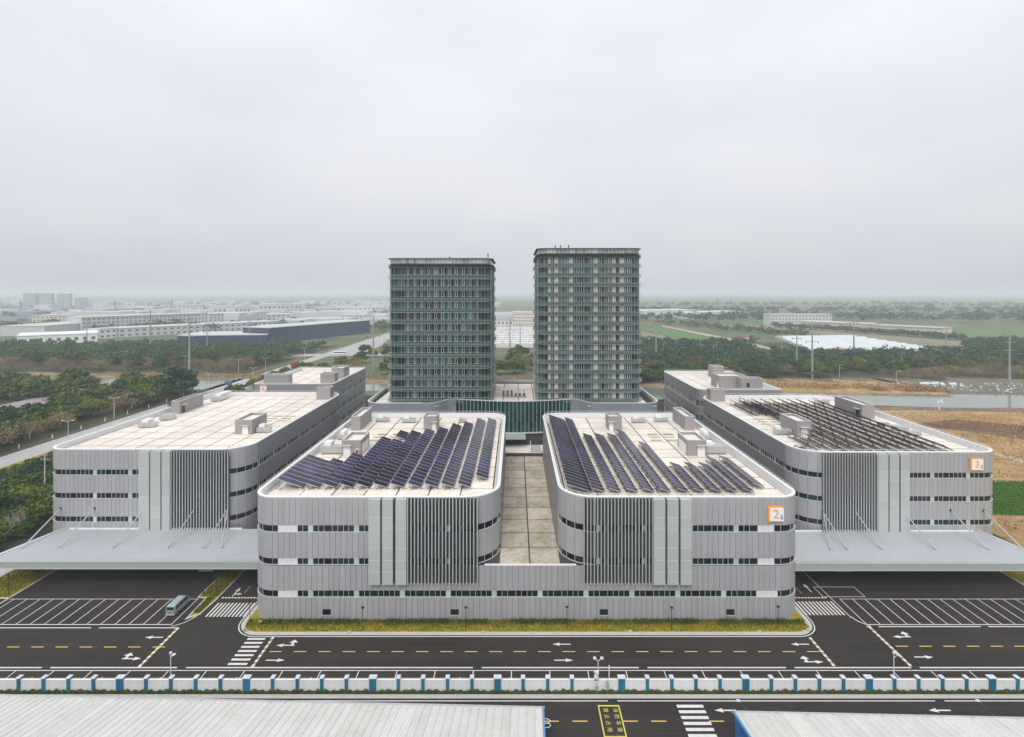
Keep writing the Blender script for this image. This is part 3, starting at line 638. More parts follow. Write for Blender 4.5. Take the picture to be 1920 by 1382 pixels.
def stair_house(parent, x0, x1, y0, y1, z, h, door=None, side_door=None, long_lip=True):
    """roof-access hut with a sunken roof, parapet, door under a small canopy"""
    o = rrect(x0, x1, y0, y1, 0.02, 0.02, 0.02, 0.02); mb = MB(); o.strip(mb, 0, o.n, z, z + h, -0.25, 0)
    hut = mb.build('stair_house', M_SHED, parent)
    MB().box(x0 + 0.25, x1 - 0.25, y0 + 0.25, y1 - 0.25, z + h - 0.75, z + h - 0.6).build('hut_roof', M_SLAB, hut)
    mb = MB(); o.strip(mb, 0, o.n, z + h, z + h + 0.08, -0.3, 0.06); mb.build('coping', M_FRAME, hut)
    if door:
        dx0, dx1 = door; MB().box(dx0, dx1, y0 - 0.08, y0 + 0.02, z + 0.05, z + 2.25).build('door', M_WHITE, hut)
        MB().box(dx0 - 0.35, dx1 + 0.35, y0 - 0.85, y0, z + 2.5, z + 2.62).build('door_canopy', M_KERB, hut)
    if side_door:
        sx, ya, yb, mm = side_door; sg = 1 if sx > (x0 + x1) / 2 else -1
        MB().box(min(sx, sx + sg * 0.08), max(sx, sx + sg * 0.08), ya, yb, z + 0.1, z + 2.5).build('side_door', mm, hut)
        if mm is M_GLASS: MB().box(min(sx, sx + sg * 0.9), max(sx, sx + sg * 0.9), ya - 0.4, yb + 0.4, z + 2.65, z + 2.78).build('door_canopy', M_KERB, hut)
    return hut

def small_wins(parent, wall_x, face, ys, zs_, wd=0.7, hh=1.0):
    me = MB().box(-0.05, 0.05, -wd / 2, wd / 2, 0, hh).mesh('small_window', M_GLASS)
    for y in ys:
        for z in zs_: inst('small_window', me, parent, (wall_x + face * 0.08, y + R.uniform(-0.6, 0.6), z))

ZR, ZT = 21.3, 22.5
# ------------------------------------------------------------------ building 2 (front)
b2 = empty('front_factory', (2.1, 97.6, 0), 'wide grey panelled factory in front with two solar roofed blocks and a terrace gap', 'building')
BX0, BX1, BY0, BY1 = -48.6, 52.8, 97.6, 165.5
base = rrect(BX0, BX1, BY0, BY1, 4.2, 4.2, 2, 2)
MB().quadbox(base.poly(-0.17), 0, 9.9).build('base_wall', M_DARK, b2)
FR = BX1 - BX0 - 8.4                                     # length of the straight front
cur = 4.2 * math.pi / 2
LZ = [(17.43, 16.1), (11.4, 10.12), (5.5, 4.2)]
jn = MB(); acc = (MB(), MB(), MB())
uR0, uR1 = 0, FR + cur                                   # front and the front-right corner
uL0 = base.n - cur
for z0, z1 in ((0.0, 4.2), (5.5, 10.0)):
    cladding(b2, base, z0, z1, 0, uR1, True); cladding(b2, base, z0, z1, uL0, base.n, True); cladding(b2, base, z0, z1, uR1, uL0, False, joined=jn)
LOUV = ((-42.7, -39.6), (44.4, 47.6))
windows(b2, base, 4.2, 5.5, 0, uR1, True, LOUV, 2); windows(b2, base, 4.2, 5.5, uL0, base.n, True); windows(b2, base, 4.2, 5.5, uR1, uL0, False, acc=acc)
blocks = [dict(x0=-48.6, x1=-3.0, r=(4.2, 6.4, 5, 4.2), fin=(-19.55, -6.9), pier=((-26.6, -24.5), (-24.15, -22.2), (-21.7, -19.75))),
          dict(x0=8.4, x1=52.8, r=(6.4, 4.2, 4.2, 5), fin=(12.5, 25.0), pier=((25.15, 27.2), (27.6, 29.6), (30.0, 32.0)))]
for bi, B in enumerate(blocks):
    pth = rrect(B['x0'], B['x1'], BY0, BY1, *B['r']); xl = B['x0'] + B['r'][0]
    MB().quadbox(pth.poly(-0.17), 9.95, ZR - 0.32).build('block_wall', M_DARK, b2)
    def U(x): return x - xl
    ufr = B['x1'] - B['r'][1] - xl; arcR = B['r'][1] * math.pi / 2; arcL = B['r'][0] * math.pi / 2
    f0, f1 = B['fin']; p0, p1 = B['pier'][0][0], B['pier'][-1][1]
    lo, hi = min(f0, p0), max(f1, p1)
    for z0, z1 in ((17.43, 22.3), (11.4, 16.1)):
        cladding(b2, pth, z0, z1, 0, U(lo), True) if lo > xl + 0.3 else None
        cladding(b2, pth, z0, z1, U(hi), ufr + arcR, True)
        cladding(b2, pth, z0, z1, pth.n - arcL, pth.n, True)
        cladding(b2, pth, z0, z1, ufr + arcR, pth.n - arcL, False, joined=jn)
        mb = MB(); mb.box(lo, hi, BY0 - 0.06, BY0 + 0.05, z0, z1); mb.build('fin_backing', M_DARK, b2)
    MB().box(lo, hi, BY0 - 0.13, BY0 - 0.095, 6.9, 10.0).build('fin_backing', M_DARK, b2)
    for z1, z0 in LZ[:2]:
        windows(b2, pth, z0, z1, 0, ufr + arcR, True, LOUV, 2 if bi == 0 else 0, hide=(max(0, U(lo)), U(hi))); windows(b2, pth, z0, z1, pth.n - arcL, pth.n, True)
        if bi == 0: windows(b2, pth, z0, z1, pth.n - arcL - 55, pth.n - arcL, False, acc=acc); cladding(b2, pth, z0, z1, ufr + arcR, pth.n - arcL - 55, False, joined=jn)
        else: windows(b2, pth, z0, z1, ufr + arcR, ufr + arcR + 55, False, acc=acc); cladding(b2, pth, z0, z1, ufr + arcR + 55, pth.n - arcL, False, joined=jn)
    fins(b2, f0, f1, 21, BY0 - 0.02, 6.9, 22.4); pylon_boxes(b2, B['pier'], BY0 - 0.02, 6.9, 22.45)
    roof(b2, B['x0'], B['x1'], BY0, BY1, B['r'], ZR, ZT, 7, 10)
small_wins(b2, 8.4, -1, range(106, 160, 7), (14.0, 18.5), 0.8, 1.1); small_wins(b2, -3.0, 1, range(107, 160, 7), (14.0, 18.5), 0.8, 1.1)
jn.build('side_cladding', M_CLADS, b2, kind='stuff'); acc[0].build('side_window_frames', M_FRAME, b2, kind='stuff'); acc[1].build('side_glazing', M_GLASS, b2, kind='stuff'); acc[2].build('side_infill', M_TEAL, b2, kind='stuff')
lw = MB().box(-0.75, 0.75, -0.03, 0.05, 0, 1.05).mesh('low_window', M_GLASS); ls = MB().box(-0.8, 0.8, -0.14, 0.0, -0.12, 0.0).mesh('sill', M_FRAME)
for x in (613, 852.5, 1132, 1369):
    q = inst('low_window', lw, b2, (pd(x, 97.6), 97.6 - 0.09, 1.0)); inst('sill', ls, q, (pd(x, 97.6), 97.6 - 0.09, 1.0))
# terrace in the gap
tb = MB().box(-3.0, 8.4, 97.9, 162.6, 9.5, 9.86).build('terrace', M_JOINT, b2)
ts = boxmesh('slab', M_TERR, 5.42, 6.12, 0.11)
for i in range(2):
    for j in range(10): inst('slab', ts, tb, (-0.15 + 5.7 * i, 98.2 + 3.2 + 6.45 * j, 9.86))
cp = boxmesh('terrace_coping', M_WHITE, 1.02, 0.55, 0.12)
for k in range(16): inst('terrace_coping', cp, b2, (-5.1 + 1.05 * k, 97.72, 10.02))
MB().box(-3.0, 8.4, 162.6, 162.9, 9.5, 11.0).build('terrace_parapet', mat('brown_parapet', (0.075, 0.06, 0.055), 0.8), b2)
MB().box(-3.0, 8.4, 162.5, 163.0, 11.0, 11.1).build('parapet_coping', M_WHITE, b2)
# roof huts
for s in (0, 1):
    X = (lambda a: a) if s == 0 else (lambda a: 4.2 - a)
    def bx(a, b): a, b = X(a), X(b); return min(a, b), max(a, b)
    a, b = bx(-41.0, -36.5); d0, d1 = bx(-40.6, -38.9); stair_house(b2, a, b, 126, 133.6, ZR + 0.03, 3.65, (d0, d1), (X(-36.5), 127, 132.5, M_WHITE))
    a, b = bx(-45.9, -43.3); stair_house(b2, a, b, 149, 161, ZR + 0.03, 3.9)
    a, b = bx(-25.6, -21.9); d0, d1 = bx(-23.2, -22.1); stair_house(b2, a, b, 149, 154, ZR + 0.03, 3.95, (d0, d1))
fire_x = -37.2
e = empty('fire_hose_box', (fire_x, 125.7, ZR + 0.03), 'small red fire hose cabinet against the rooftop hut', 'fire cabinet')
MB().box(fire_x - 0.4, fire_x + 0.4, 125.6, 125.95, ZR + 0.03, ZR + 1.75).build('cabinet', M_WHITE, e); MB().box(fire_x - 0.3, fire_x + 0.3, 125.54, 125.6, ZR + 0.75, ZR + 1.6).build('door', M_RED, e)

# ------------------------------------------------------------------ buildings 1 and 3 (left and right)
def side_factory(name, label, x0, x1, y0, y1, radii, bands, fin, pier, louv, flip):
    e = empty(name, ((x0 + x1) / 2, y0, 0), label, 'building')
    pth = rrect(x0, x1, y0, y1, *radii); MB().quadbox(pth.poly(-0.17), 0, ZR - 0.32).build('wall', M_DARK, e)
    xl = x0 + radii[0]; U = lambda x: x - xl
    ufr = x1 - radii[1] - xl; arcR = radii[1] * math.pi / 2; arcL = radii[0] * math.pi / 2
    lo, hi = min(fin[0], pier[0][0]), max(fin[1], pier[-1][1])
    jn = MB(); acc = (MB(), MB(), MB())
    zz = [(bands[0][0], 22.3), (bands[1][0], bands[0][1]), (bands[2][0], bands[1][1]), (0.0, bands[2][1])]
    # the long side towards the middle of the site starts at this end
    for z0, z1 in zz:
        if lo > xl + 0.3: cladding(e, pth, z0, z1, 0, U(lo), True)
        if hi < x1 - radii[1] + arcR: cladding(e, pth, z0, z1, min(U(hi), ufr + arcR - 0.1), ufr + arcR, True)
        cladding(e, pth, z0, z1, pth.n - arcL, pth.n, True); cladding(e, pth, z0, z1, ufr + arcR, pth.n - arcL, False, joined=jn)
        MB().box(lo, hi, y0 - 0.06, y0 + 0.05, z0, z1).build('fin_backing', M_DARK, e)
    for z1, z0 in bands:
        windows(e, pth, z0, z1, 0, ufr + arcR, True, louv, 1, hide=(max(0, U(lo)), U(hi))); windows(e, pth, z0, z1, pth.n - arcL, pth.n, True)
        windows(e, pth, z0, z1, ufr + arcR, pth.n - arcL, False, acc=acc)
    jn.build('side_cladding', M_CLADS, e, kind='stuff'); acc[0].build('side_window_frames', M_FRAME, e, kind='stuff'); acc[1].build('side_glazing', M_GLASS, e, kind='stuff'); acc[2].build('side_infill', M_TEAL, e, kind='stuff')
    fins(e, fin[0], fin[1], 21, y0 - 0.02, 3.6, 22.3); pylon_boxes(e, pier, y0 - 0.02, 3.6, 22.35)
    roof(e, x0, x1, y0, y1, radii, ZR, ZT, 8, 11)
    return e
BS = [(17.77, 16.4), (12.2, 10.8), (6.6, 5.2)]
b1 = side_factory('left_factory', 'grey panelled factory on the left with a bare beige slab roof', -112.4, -64.4, 127.2, 200, (4.2, 6.4, 6.4, 6.4), BS, (-81.6, -68.2), ((-89.2, -86.7), (-86.4, -84.0), (-83.7, -81.8)), (), False)
b3 = side_factory('right_factory', 'grey panelled factory on the right with dark solar racks on its roof', 66.6, 114.1, 125, 194, (6.4, 4.2, 6.4, 6.4), [(17.76, 16.4), (12.26, 10.9), (6.75, 5.4)], (71.9, 84.4), ((84.5, 86.8), (87.1, 89.3), (89.7, 91.8)), (), True)
zh = ZR + 0.03
stair_house(b1, -109.0, -106.4, 169, 182, zh, 4.1, None, (-106.4, 170.2, 171.8, M_GLASS)); stair_house(b1, -76.2, -71.6, 145, 153.8, zh, 3.9, (-74.2, -72.6)); stair_house(b1, -71.6, -66.6, 192, 196, zh, 4.2)
stair_house(b3, 106.0, 109.9, 163, 177, zh, 4.2, None, (106.0, 164.2, 165.8, M_GLASS)); stair_house(b3, 75.5, 79.4, 142.8, 151.9, zh, 4.1, (76.6, 78.2)); stair_house(b3, 69.1, 74.2, 188.5, 192, zh, 4.2)

# ------------------------------------------------------------------ buildings 4 and 5 behind
def rear_factory(name, label, x0, x1, y0, y1, radii, win_side):
    e = empty(name, ((x0 + x1) / 2, y0, 0), label, 'building')
    pth = rrect(x0, x1, y0, y1, *radii); jn = MB(); acc = (MB(), MB(), MB())
    MB().quadbox(pth.poly(-0.17), 0, ZR - 0.32).build('wall', M_DARK, e)
    bands = [(18.2, 15.8), (12.6, 10.2), (7.0, 4.6)]
    for z0, z1 in ((18.2, 22.3), (12.6, 15.8), (7.0, 10.2), (0, 4.6)): cladding(e, pth, z0, z1, 0, pth.n, False, joined=jn, pitch=1.5)
    for z1, z0 in bands: windows(e, pth, z0, z1, 0, pth.n, False, acc=acc)
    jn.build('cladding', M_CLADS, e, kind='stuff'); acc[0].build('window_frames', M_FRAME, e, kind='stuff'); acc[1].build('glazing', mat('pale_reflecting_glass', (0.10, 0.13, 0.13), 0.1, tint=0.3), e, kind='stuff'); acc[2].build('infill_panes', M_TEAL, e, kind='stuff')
    roof(e, x0, x1, y0, y1, radii, ZR, ZT, 5, 7); return e
b4 = rear_factory('rear_left_factory', 'square cornered grey factory behind the left factory', -106.8, -74.4, 218, 265, (0.4, 1, 0.4, 0.4), 1)
stair_house(b4, -103.5, -93.5, 219.5, 224, zh, 4.6); stair_house(b4, -81.5, -75.6, 223, 228, zh, 4.6); stair_house(b4, -82, -76.5, 238, 246, zh, 4.9)
b5 = rear_factory('rear_right_factory', 'grey factory behind the right factory with boxy roof rooms', 70.5, 102.5, 205.5, 254, (3, 0.5, 0.5, 2), -1)
stair_house(b5, 81.5, 92.0, 213, 222, zh, 5.2, (80.5, 81.2)); stair_house(b5, 88.2, 96.6, 208, 212.5, zh, 5.0); stair_house(b5, 89, 94, 240, 246, zh, 5.2)
MB().box(83.5, 97.5, 206.3, 207.3, zh, zh + 1.3).build('roof_upstand', M_SHED, b5); MB().box(90.3, 91.4, 207.93, 208.0, zh + 1.6, zh + 3.3).build('hut_window', M_GLASS, b5)

# ------------------------------------------------------------------ number signs
def number_sign(name, label, cx, y, z0, z1, w0, num, cap):
    h = z1 - z0; e = empty(name, (cx, y, z0), label, 'sign')
    MB().box(cx - w0 / 2, cx + w0 / 2 - 0.2, y - 0.22, y - 0.1, z0, z1).build('orange_board', M_ORANGE, e)
    f = MB().box(cx - w0 / 2 + 0.32, cx + w0 / 2, y - 0.5, y - 0.26, z0 + 0.33, z1 - 0.38).build('white_face', M_SIGNW, e)
    MB().box(cx - 0.2, cx + 0.2, y - 0.27, y - 0.21, z0 + 0.5, z1 - 0.5).build('bracket', M_DARK, e)
    me = text_mesh(num, h * 0.72, M_ORANGE, 0.02); inst('numeral', me, f, (cx + 0.0, y - 0.53, (z0 + z1) / 2 + 0.02), rot=(math.pi / 2, 0, 0))
    for i, ch in enumerate(cap):
        me = text_mesh(ch, h * 0.16, M_BLUEP, 0.01); inst('small_lettering', me, f, (cx + w0 / 2 - 0.4, y - 0.52, z0 + h * (0.41 - 0.13 * i)), rot=(math.pi / 2, 0, 0))
number_sign('number_sign', 'orange and white sign with the numeral 2 on the front building', 47.45, 97.5, 18.0, 21.1, 2.85, '2', '号楼')
number_sign('number_sign', 'orange and white sign with the numeral 3 on the right building', 107.75, 124.9, 18.2, 21.35, 2.95, '3', '号楼')
number_sign('number_sign', 'orange and white sign with the numeral 4 on the building behind the left factory', -102.8, 217.9, 18.6, 22.0, 3.0, '4', '号楼')

# ------------------------------------------------------------------ canopies
def canopy(name, label, x0, x1, yw, yf, zw, zf, rods, inner):
    e = empty(name, ((x0 + x1) / 2, yf, 0), label, 'canopy')
    mb = MB(); mb.add([(x0, yf, zf - 0.12), (x1, yf, zf - 0.12), (x1, yw, zw - 0.12), (x0, yw, zw - 0.12), (x0, yf, zf), (x1, yf, zf), (x1, yw, zw), (x0, yw, zw)],
                      [(0, 3, 2, 1), (4, 5, 6, 7), (0, 1, 5, 4), (1, 2, 6, 5), (2, 3, 7, 6), (3, 0, 4, 7)])
    rs = mb.build('canopy_roof', M_CANO, e)
    rb = MB(); n = int((x1 - x0) / 0.55)
    for i in range(1, n):
        x = x0 + (x1 - x0) * i / n; rb.bar((x, yf + 1.0, zf + 0.02 + (zw - zf) / (yw - yf)), (x, yw - 0.3, zw + 0.03), 0.13, 0.11)
    rb.build('standing_seams', M_SEAM, rs, kind='stuff')
    MB().box(x0 - 0.3, x1 + 0.3, yf - 0.3, yf + 0.75, zf - 0.05, zf + 0.14).build('front_gutter', M_FASC, e)
    f = MB().box(x0 - 0.25, x1 + 0.25, yf - 0.25, yf + 0.1, zf - 1.25, zf - 0.05).build('fascia', M_FASC, e)
    MB().box(x0 - 0.3, x1 + 0.3, yf - 0.32, yf + 0.1, zf - 1.32, zf - 1.2).build('fascia_lip', M_FRAME, f)
    xe = x0 if inner > 0 else x1; sg = -1 if inner > 0 else 1
    mb = MB(); mb.add([(xe, yf, zf - 0.2), (xe + sg * 0.9, yf, zf - 0.2), (xe + sg * 0.9, yw, zw - 0.2), (xe, yw, zw - 0.2), (xe, yf, zf + 0.2), (xe + sg * 0.9, yf, zf + 0.2), (xe + sg * 0.9, yw, zw + 0.2), (xe, yw, zw + 0.2)],
                      [(0, 3, 2, 1), (4, 5, 6, 7), (0, 1, 5, 4), (1, 2, 6, 5), (2, 3, 7, 6), (3, 0, 4, 7)]); mb.build('end_gutter', M_FRAME, e)
    MB().box(x0 + 1, x1 - (15 if inner > 0 else 0) if inner > 0 else x1 - 1, yw - 0.25, yw - 0.11, zw - 0.1, zw + 0.35).build('flashing', M_WHITE, e)
    for (ax, az, bx_, by_) in rods:
        bz = zf + (by_ - yf) / (yw - yf) * (zw - zf) + 0.05
        r_ = MB().tube((ax, yw - 0.1, az), (bx_, by_, bz), 0.14, n=8).build('tie_rod', M_ALU, e)
        MB().box(bx_ - 0.25, bx_ + 0.25, by_ - 0.3, by_ + 0.3, bz - 0.08, bz + 0.22).build('rod_foot', M_GALV, r_)
        MB().tube((ax, yw - 0.02, az), (ax, yw - 0.2, az), 0.3, n=8).build('wall_plate', M_IRON, r_)
    # steel frame below
    for x in (x0 + 8, x0 + 24, x0 + 40): MB().bar((x, yf + 0.4, zf - 0.7), (x, yw - 0.2, zw - 0.5), 0.3, 0.6).build('beam', M_FASC, e)
    return e
LR = [(114.6, 953, 41.7, 1025.8), (177.7, 953, 110.7, 1027), (267, 958, 211.6, 1027.6), (364.8, 955, 314, 1027), (426, 955.5, 381.7, 1026.6), (427.3, 955.5, 415, 1027.6)]
RR = [(1543, 960, 1556.6, 1029), (1541.7, 959, 1588.6, 1029), (1602.5, 958, 1654.4, 1030), (1696.5, 962.5, 1754, 1030.5), (1782, 957, 1852.5, 1030.5), (1843.5, 957, 1919, 1031)]
YFc = 107.6
rods = [(pd(a, 127.2), H - (b - VY) * 0.1272, pd(c, 114.9), 114.9) for a, b, c, d in LR]
canopy('loading_canopy', 'long silver ribbed loading canopy hung from the left factory by tie rods', -107, -50.0, 127.1, YFc, 3.6, 5.6, rods, 1)
rods = [(pd(a, 125), H - (b - VY) * 0.125, pd(c, 113.9), 113.9) for a, b, c, d in RR]
canopy('loading_canopy', 'long silver ribbed loading canopy hung from the right factory by tie rods', 54.6, 108, 124.9, 106.9, 4.05, 5.6, rods, -1)
for X, l in ((-66.6, 'left'), (70.8, 'right')):
    o = MB().add([(X - 1.6, 114.6, 0), (X + 1.7, 114.6, 0), (X + 1.7, 117, 0), (X - 1.2, 117, 0), (X - 1.6, 114.6, 0.25), (X + 1.7, 114.6, 0.55), (X + 1.7, 117, 0.55), (X - 1.2, 117, 0.25)],
                 [(4, 5, 6, 7), (0, 1, 5, 4), (1, 2, 6, 5), (2, 3, 7, 6), (3, 0, 4, 7)]).build('loading_ramp', M_FRAME)
    tag(o, 'low pale loading ramp plate in the shade under the %s canopy' % l, 'ramp')

# ------------------------------------------------------------------ podium and towers
pod = empty('podium', (0, 180, 0), 'curved blue grey podium with a green glass atrium between the two towers', 'building')
PZ = 22.5
def bez(pts, n=12):
    r = []
    for i in range(n):
        t = i / n; p = [Vector(q) for q in pts]
        while len(p) > 1: p = [a.lerp(b, t) for a, b in zip(p, p[1:])]
        r.append((p[0].x, p[0].y))
    return r
xl, xr = -51.0, 49.4
gx0, gx1 = -20.9, 19.4
front = [(xl, 186)] + bez([(xl, 186), (xl, 180.2), (xl + 6, 179.6)], 7) + [(xl + 6, 179.6), (-30.5, 179.6)] + bez([(-30.5, 179.6), (-24.5, 179.6), (-25, 187), (gx0, 187.2)], 9)
glass = bez([(gx0, 187.2), (-10, 184.2), (0, 181.2), (10, 184.2), (gx1, 187.2)], 24)
right = bez([(gx1, 187.2), (23.5, 187), (23, 179.6), (29, 179.6)], 9) + [(29, 179.6), (xr - 6, 179.6)] + bez([(xr - 6, 179.6), (xr, 180.2), (xr, 186)], 7) + [(xr, 186)]
outl = front[1:] + glass + right + [(xr, 229), (xl, 229)]
def clean(p):
    r = []
    for q in p:
        if not r or math.dist(q, r[-1]) > 0.05: r.append(q)
    return r
outl = clean(outl)
pp = Path([('L', outl[i], outl[(i + 1) % len(outl)]) for i in range(len(outl))])
MB().quadbox(pp.poly(-0.25), 0, PZ - 1.25).build('core', M_DARK, pod)
def upt(target):
    """path length nearest to a point"""
    return min((math.dist(pp.at(u)[:2], target), u) for u in np.linspace(0, pp.n, 1500))[1]
ug0, ug1 = upt((gx0, 187.2)), upt((gx1, 187.2)); uxr = upt((xr, 186))
mb = MB(); pp.strip(mb, 0, ug0, 8, PZ, -0.25, 0.0); mb.build('wing_wall', M_WING, pod)
mb = MB(); pp.strip(mb, ug1, uxr, 8, PZ, -0.25, 0.0); mb.build('wing_wall', M_WING, pod)
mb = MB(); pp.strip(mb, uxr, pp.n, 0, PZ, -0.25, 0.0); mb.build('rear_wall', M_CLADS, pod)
mb = MB(); pp.strip(mb, 0, pp.n, PZ, PZ + 0.12, -0.6, 0.1); mb.build('coping', M_FRAME, pod)
mb = MB(); pp.strip(mb, 0, pp.n, PZ - 1.3, PZ, -0.55, -0.3); mb.build('parapet', M_WHITE, pod)
# atrium glazing, one pane per bay, two heights, with pale mullions
nb = 30; wd = (ug1 - ug0) / nb; mul = MB()
atr = MB(); pp.strip(atr, ug0, ug1, 11.45, 11.8, -0.2, 0.5); pp.strip(atr, ug0, ug1, PZ - 0.12, PZ, -0.2, 0.2); atr = atr.build('atrium_frame', M_FRAME, pod)
for i in range(nb):
    a, b = ug0 + i * wd, ug0 + (i + 1) * wd
    for z0, z1 in ((11.8, 15.2), (15.25, 18.8), (18.85, PZ - 0.12)):
        mb = MB(); pp.strip(mb, a + 0.03, b - 0.03, z0, z1, -0.12, -0.05); mb.build('pane', M_ATR, atr)
    mb = MB(); pp.strip(mb, a + 0.03, b - 0.03, 8.3, 11.4, -0.5, -0.43); mb.build('pane', M_GLASS, atr)
    pp.strip(mul, a - 0.05, a + 0.05, 11.8, PZ - 0.1, -0.06, 0.16); pp.strip(mul, a - 0.06, a + 0.06, 8.3, 11.45, -0.45, -0.3)
mul.build('mullions', M_FRAME, atr, kind='stuff')
MB().box(-9, 3.5, 176.6, 184, 11.2, 11.55).build('entrance_canopy', M_FASC, pod)
rf = MB().quadbox(pp.poly(-0.58), PZ - 1.5, PZ - 1.22).build('roof', M_JOINT, pod)
sl = boxmesh('slab', M_SLAB, 5.32, 5.1, 0.1)
for i in range(17):
    for j in range(9):
        cx, cy = xl + 4.6 + 5.6 * i, 184.0 + 5.5 * j
        if cy - 2.7 < (180.4 if abs(cx) > 30 else 188.6 if abs(cx) > 12 else 185.6) or cy > 226.5 or cx > xr - 3: continue
        if (-42 < cx < -11.5 or 11.5 < cx < 42) and 190 < cy < 220: continue
        inst('slab', sl, rf, (cx, cy, PZ - 1.24))
for x0, x1 in ((xl + 1.6, -26.3), (24.6, xr - 1.6)):
    n = round((x1 - x0) / 5.0)
    for k in range(n): MB().box(x0 + (x1 - x0) * k / n + 0.08, x0 + (x1 - x0) * (k + 1) / n - 0.08, 180.6, 181.15 + 5.5 - 5.4, PZ - 1.24, PZ - 1.14).build('slab', M_SLAB, rf)
# plaza at the foot of the atrium, steps with railing
tag(MB().box(-48, 52, 165.7, 181.0, 7.6, 8.2).build('plaza', M_SLAB), kind='structure')
st = empty('plaza_stair', (6.2, 168, 8.2), 'open stair with pale balustrade beside the atrium entrance', 'stair')
for k in range(10): MB().box(5.0, 8.2, 167 + 0.6 * k, 167.65 + 0.6 * k, 8.2, 8.5 + 0.22 * k).build('step', M_PAVE, st)
mb = MB()
for k in range(24): mb.box(4.86, 4.92, 166.8 + 0.26 * k, 166.88 + 0.26 * k, 8.2, 9.5 + 0.095 * k)
mb.bar((4.9, 166.7, 9.5), (4.9, 173.0, 11.8), 0.14, 0.1); mb.build('balustrade', M_WHITE, st)

def tower(name, label, x0, x1, y0, y1, z0, floors, fh, ztop, kind):
    e = empty(name, ((x0 + x1) / 2, y0, z0), label, 'tower')
    r = 3.4; pth = rrect(x0, x1, y0, y1, r, r, r, r); fl = x1 - x0 - 2 * r; arc = r * math.pi / 2
    MB().quadbox(pth.poly(-0.3), z0 - 1.5, ztop - 2.4).build('core', M_DARK, e)
    gl, sp_, mu = MB(), MB(), MB()
    zc = z0 + floors * fh
    vis = [(0, fl + arc), (pth.n - arc, pth.n)] if kind == 'office' else [(0, fl + arc), (pth.n - arc, pth.n)]
    def pane(u, v, a, b, m, nm, par, off=-0.06):
        p0, p1, pm = pth.at(u), pth.at(v), pth.at((u + v) / 2)
        if abs(p0[2] - p1[2]) + abs(p0[3] - p1[3]) < 1e-6:
            me = boxmesh(nm, m, v - u, 0.06, b - a); return inst(nm, me, par, (pm[0] + pm[2] * off, pm[1] + pm[3] * off, a), rz=math.atan2(pm[2], -pm[3]))
        mb = MB(); pth.strip(mb, u, v, a, b, off - 0.03, off + 0.03); return mb.build('curved_' + nm, m, par)
    if kind == 'office':
        lay = []; u = 0
        nb = 12; wv = fl / nb
        for i in range(nb): lay.append((i * wv, (i + 1) * wv, 'g'))
    else:
        seq = [('w', 22), ('v', 33), ('w', 30), ('v', 35), ('g', 30), ('v', 32), ('w', 30), ('v', 33), ('g', 20), ('v', 40), ('g', 35), ('g', 20), ('v', 30), ('w', 32), ('v', 33), ('g', 30), ('v', 33), ('v', 32), ('w', 28), ('d', 30), ('w', 37), ('v', 33), ('v', 32)]
        tot = sum(q[1] for q in seq); lay = []; u = 0
        for k, wv in seq: lay.append((u, u + wv * fl / tot, k)); u += wv * fl / tot
    for f in range(floors):
        za = z0 + f * fh; zs = za + fh * 0.40; zt = za + fh * 0.985
        flo = MB(); pth.strip(flo, 0, pth.n, za, za + 0.12, -0.2, 0.06); flo = flo.build('floor_band', M_TFIN, e)
        # spandrel all round
        pth.strip(sp_, 0, pth.n, za + 0.12, zs, -0.14, -0.05)
        for a, b, k in lay:
            if k == 'g': pane(a + 0.03, b - 0.03, zs, zt, R.choice([M_TG, M_TG, M_TG, M_TGL, M_TGD] if kind == 'office' else [M_TGR, M_TGR, M_TGL, M_TG]), 'pane', flo)
            elif k == 'w': pane(a + 0.02, b - 0.02, zs - 0.15, zt, M_TPAN, 'wall_panel', flo, -0.02)
            elif k == 'd': pane(a + 0.02, b - 0.02, za + 0.12, zt, M_TGP, 'pane', flo, -0.03)
            else:
                wn = pane(a + 0.03, b - 0.03, zs, zt, R.choice([M_TG, M_TGD, M_TGD, M_TGR]), 'window', flo, -0.1)
                xa, xb = x0 + r + a, x0 + r + b; fr = MB()
                for q0, q1 in ((xa + 0.03, xa + 0.13), ((xa + xb) / 2 - 0.06, (xa + xb) / 2 + 0.06), (xb - 0.13, xb - 0.03)): fr.box(q0, q1, y0 - 0.03, y0 + 0.08, zs, zt)
                fr.box(xa + 0.03, xb - 0.03, y0 - 0.03, y0 + 0.08, zs, zs + 0.1); fr.build('window_frame', M_FRAME, wn)
            if kind == 'office' and k == 'g' and a > 1:
                wn = MB(); xa = x0 + r + a + wv * 0.28; xb = xa + 0.78
                wn.box(xa, xa + 0.1, y0 - 0.07, y0 + 0.02, zs + 0.12, zt - 0.1).box(xb - 0.1, xb, y0 - 0.07, y0 + 0.02, zs + 0.12, zt - 0.1).box(xa + 0.1, xb - 0.1, y0 - 0.07, y0 + 0.02, zs + 0.12, zs + 0.22).box(xa + 0.1, xb - 0.1, y0 - 0.07, y0 + 0.02, zt - 0.2, zt - 0.1)
                wn.build('opening_sash', M_FRAME, flo)
        # corners and sides
        for a, b in ((fl, fl + arc), (pth.n - arc, pth.n)):
            for i in range(3): pane(a + (b - a) * i / 3 + 0.03, a + (b - a) * (i + 1) / 3 - 0.03, zs, zt, M_TG if kind == 'office' else M_TGR, 'pane', flo)
        pth.strip(gl, fl + arc, pth.n - arc, zs, zt, -0.12, -0.05)
        # three sun-shade rings and a thin rail on every floor
        for q, dp, th in ((0.03, 0.85, 0.10), (0.16, 0.85, 0.10), (0.29, 0.85, 0.10), (0.41, 0.30, 0.07)):
            mb = MB(); pth.strip(mb, 0, pth.n, za + fh * q, za + fh * q + th, dp - 0.24 if dp > 0.5 else 0.06, dp); mb.build('sunshade_ring', M_TFIN, flo)
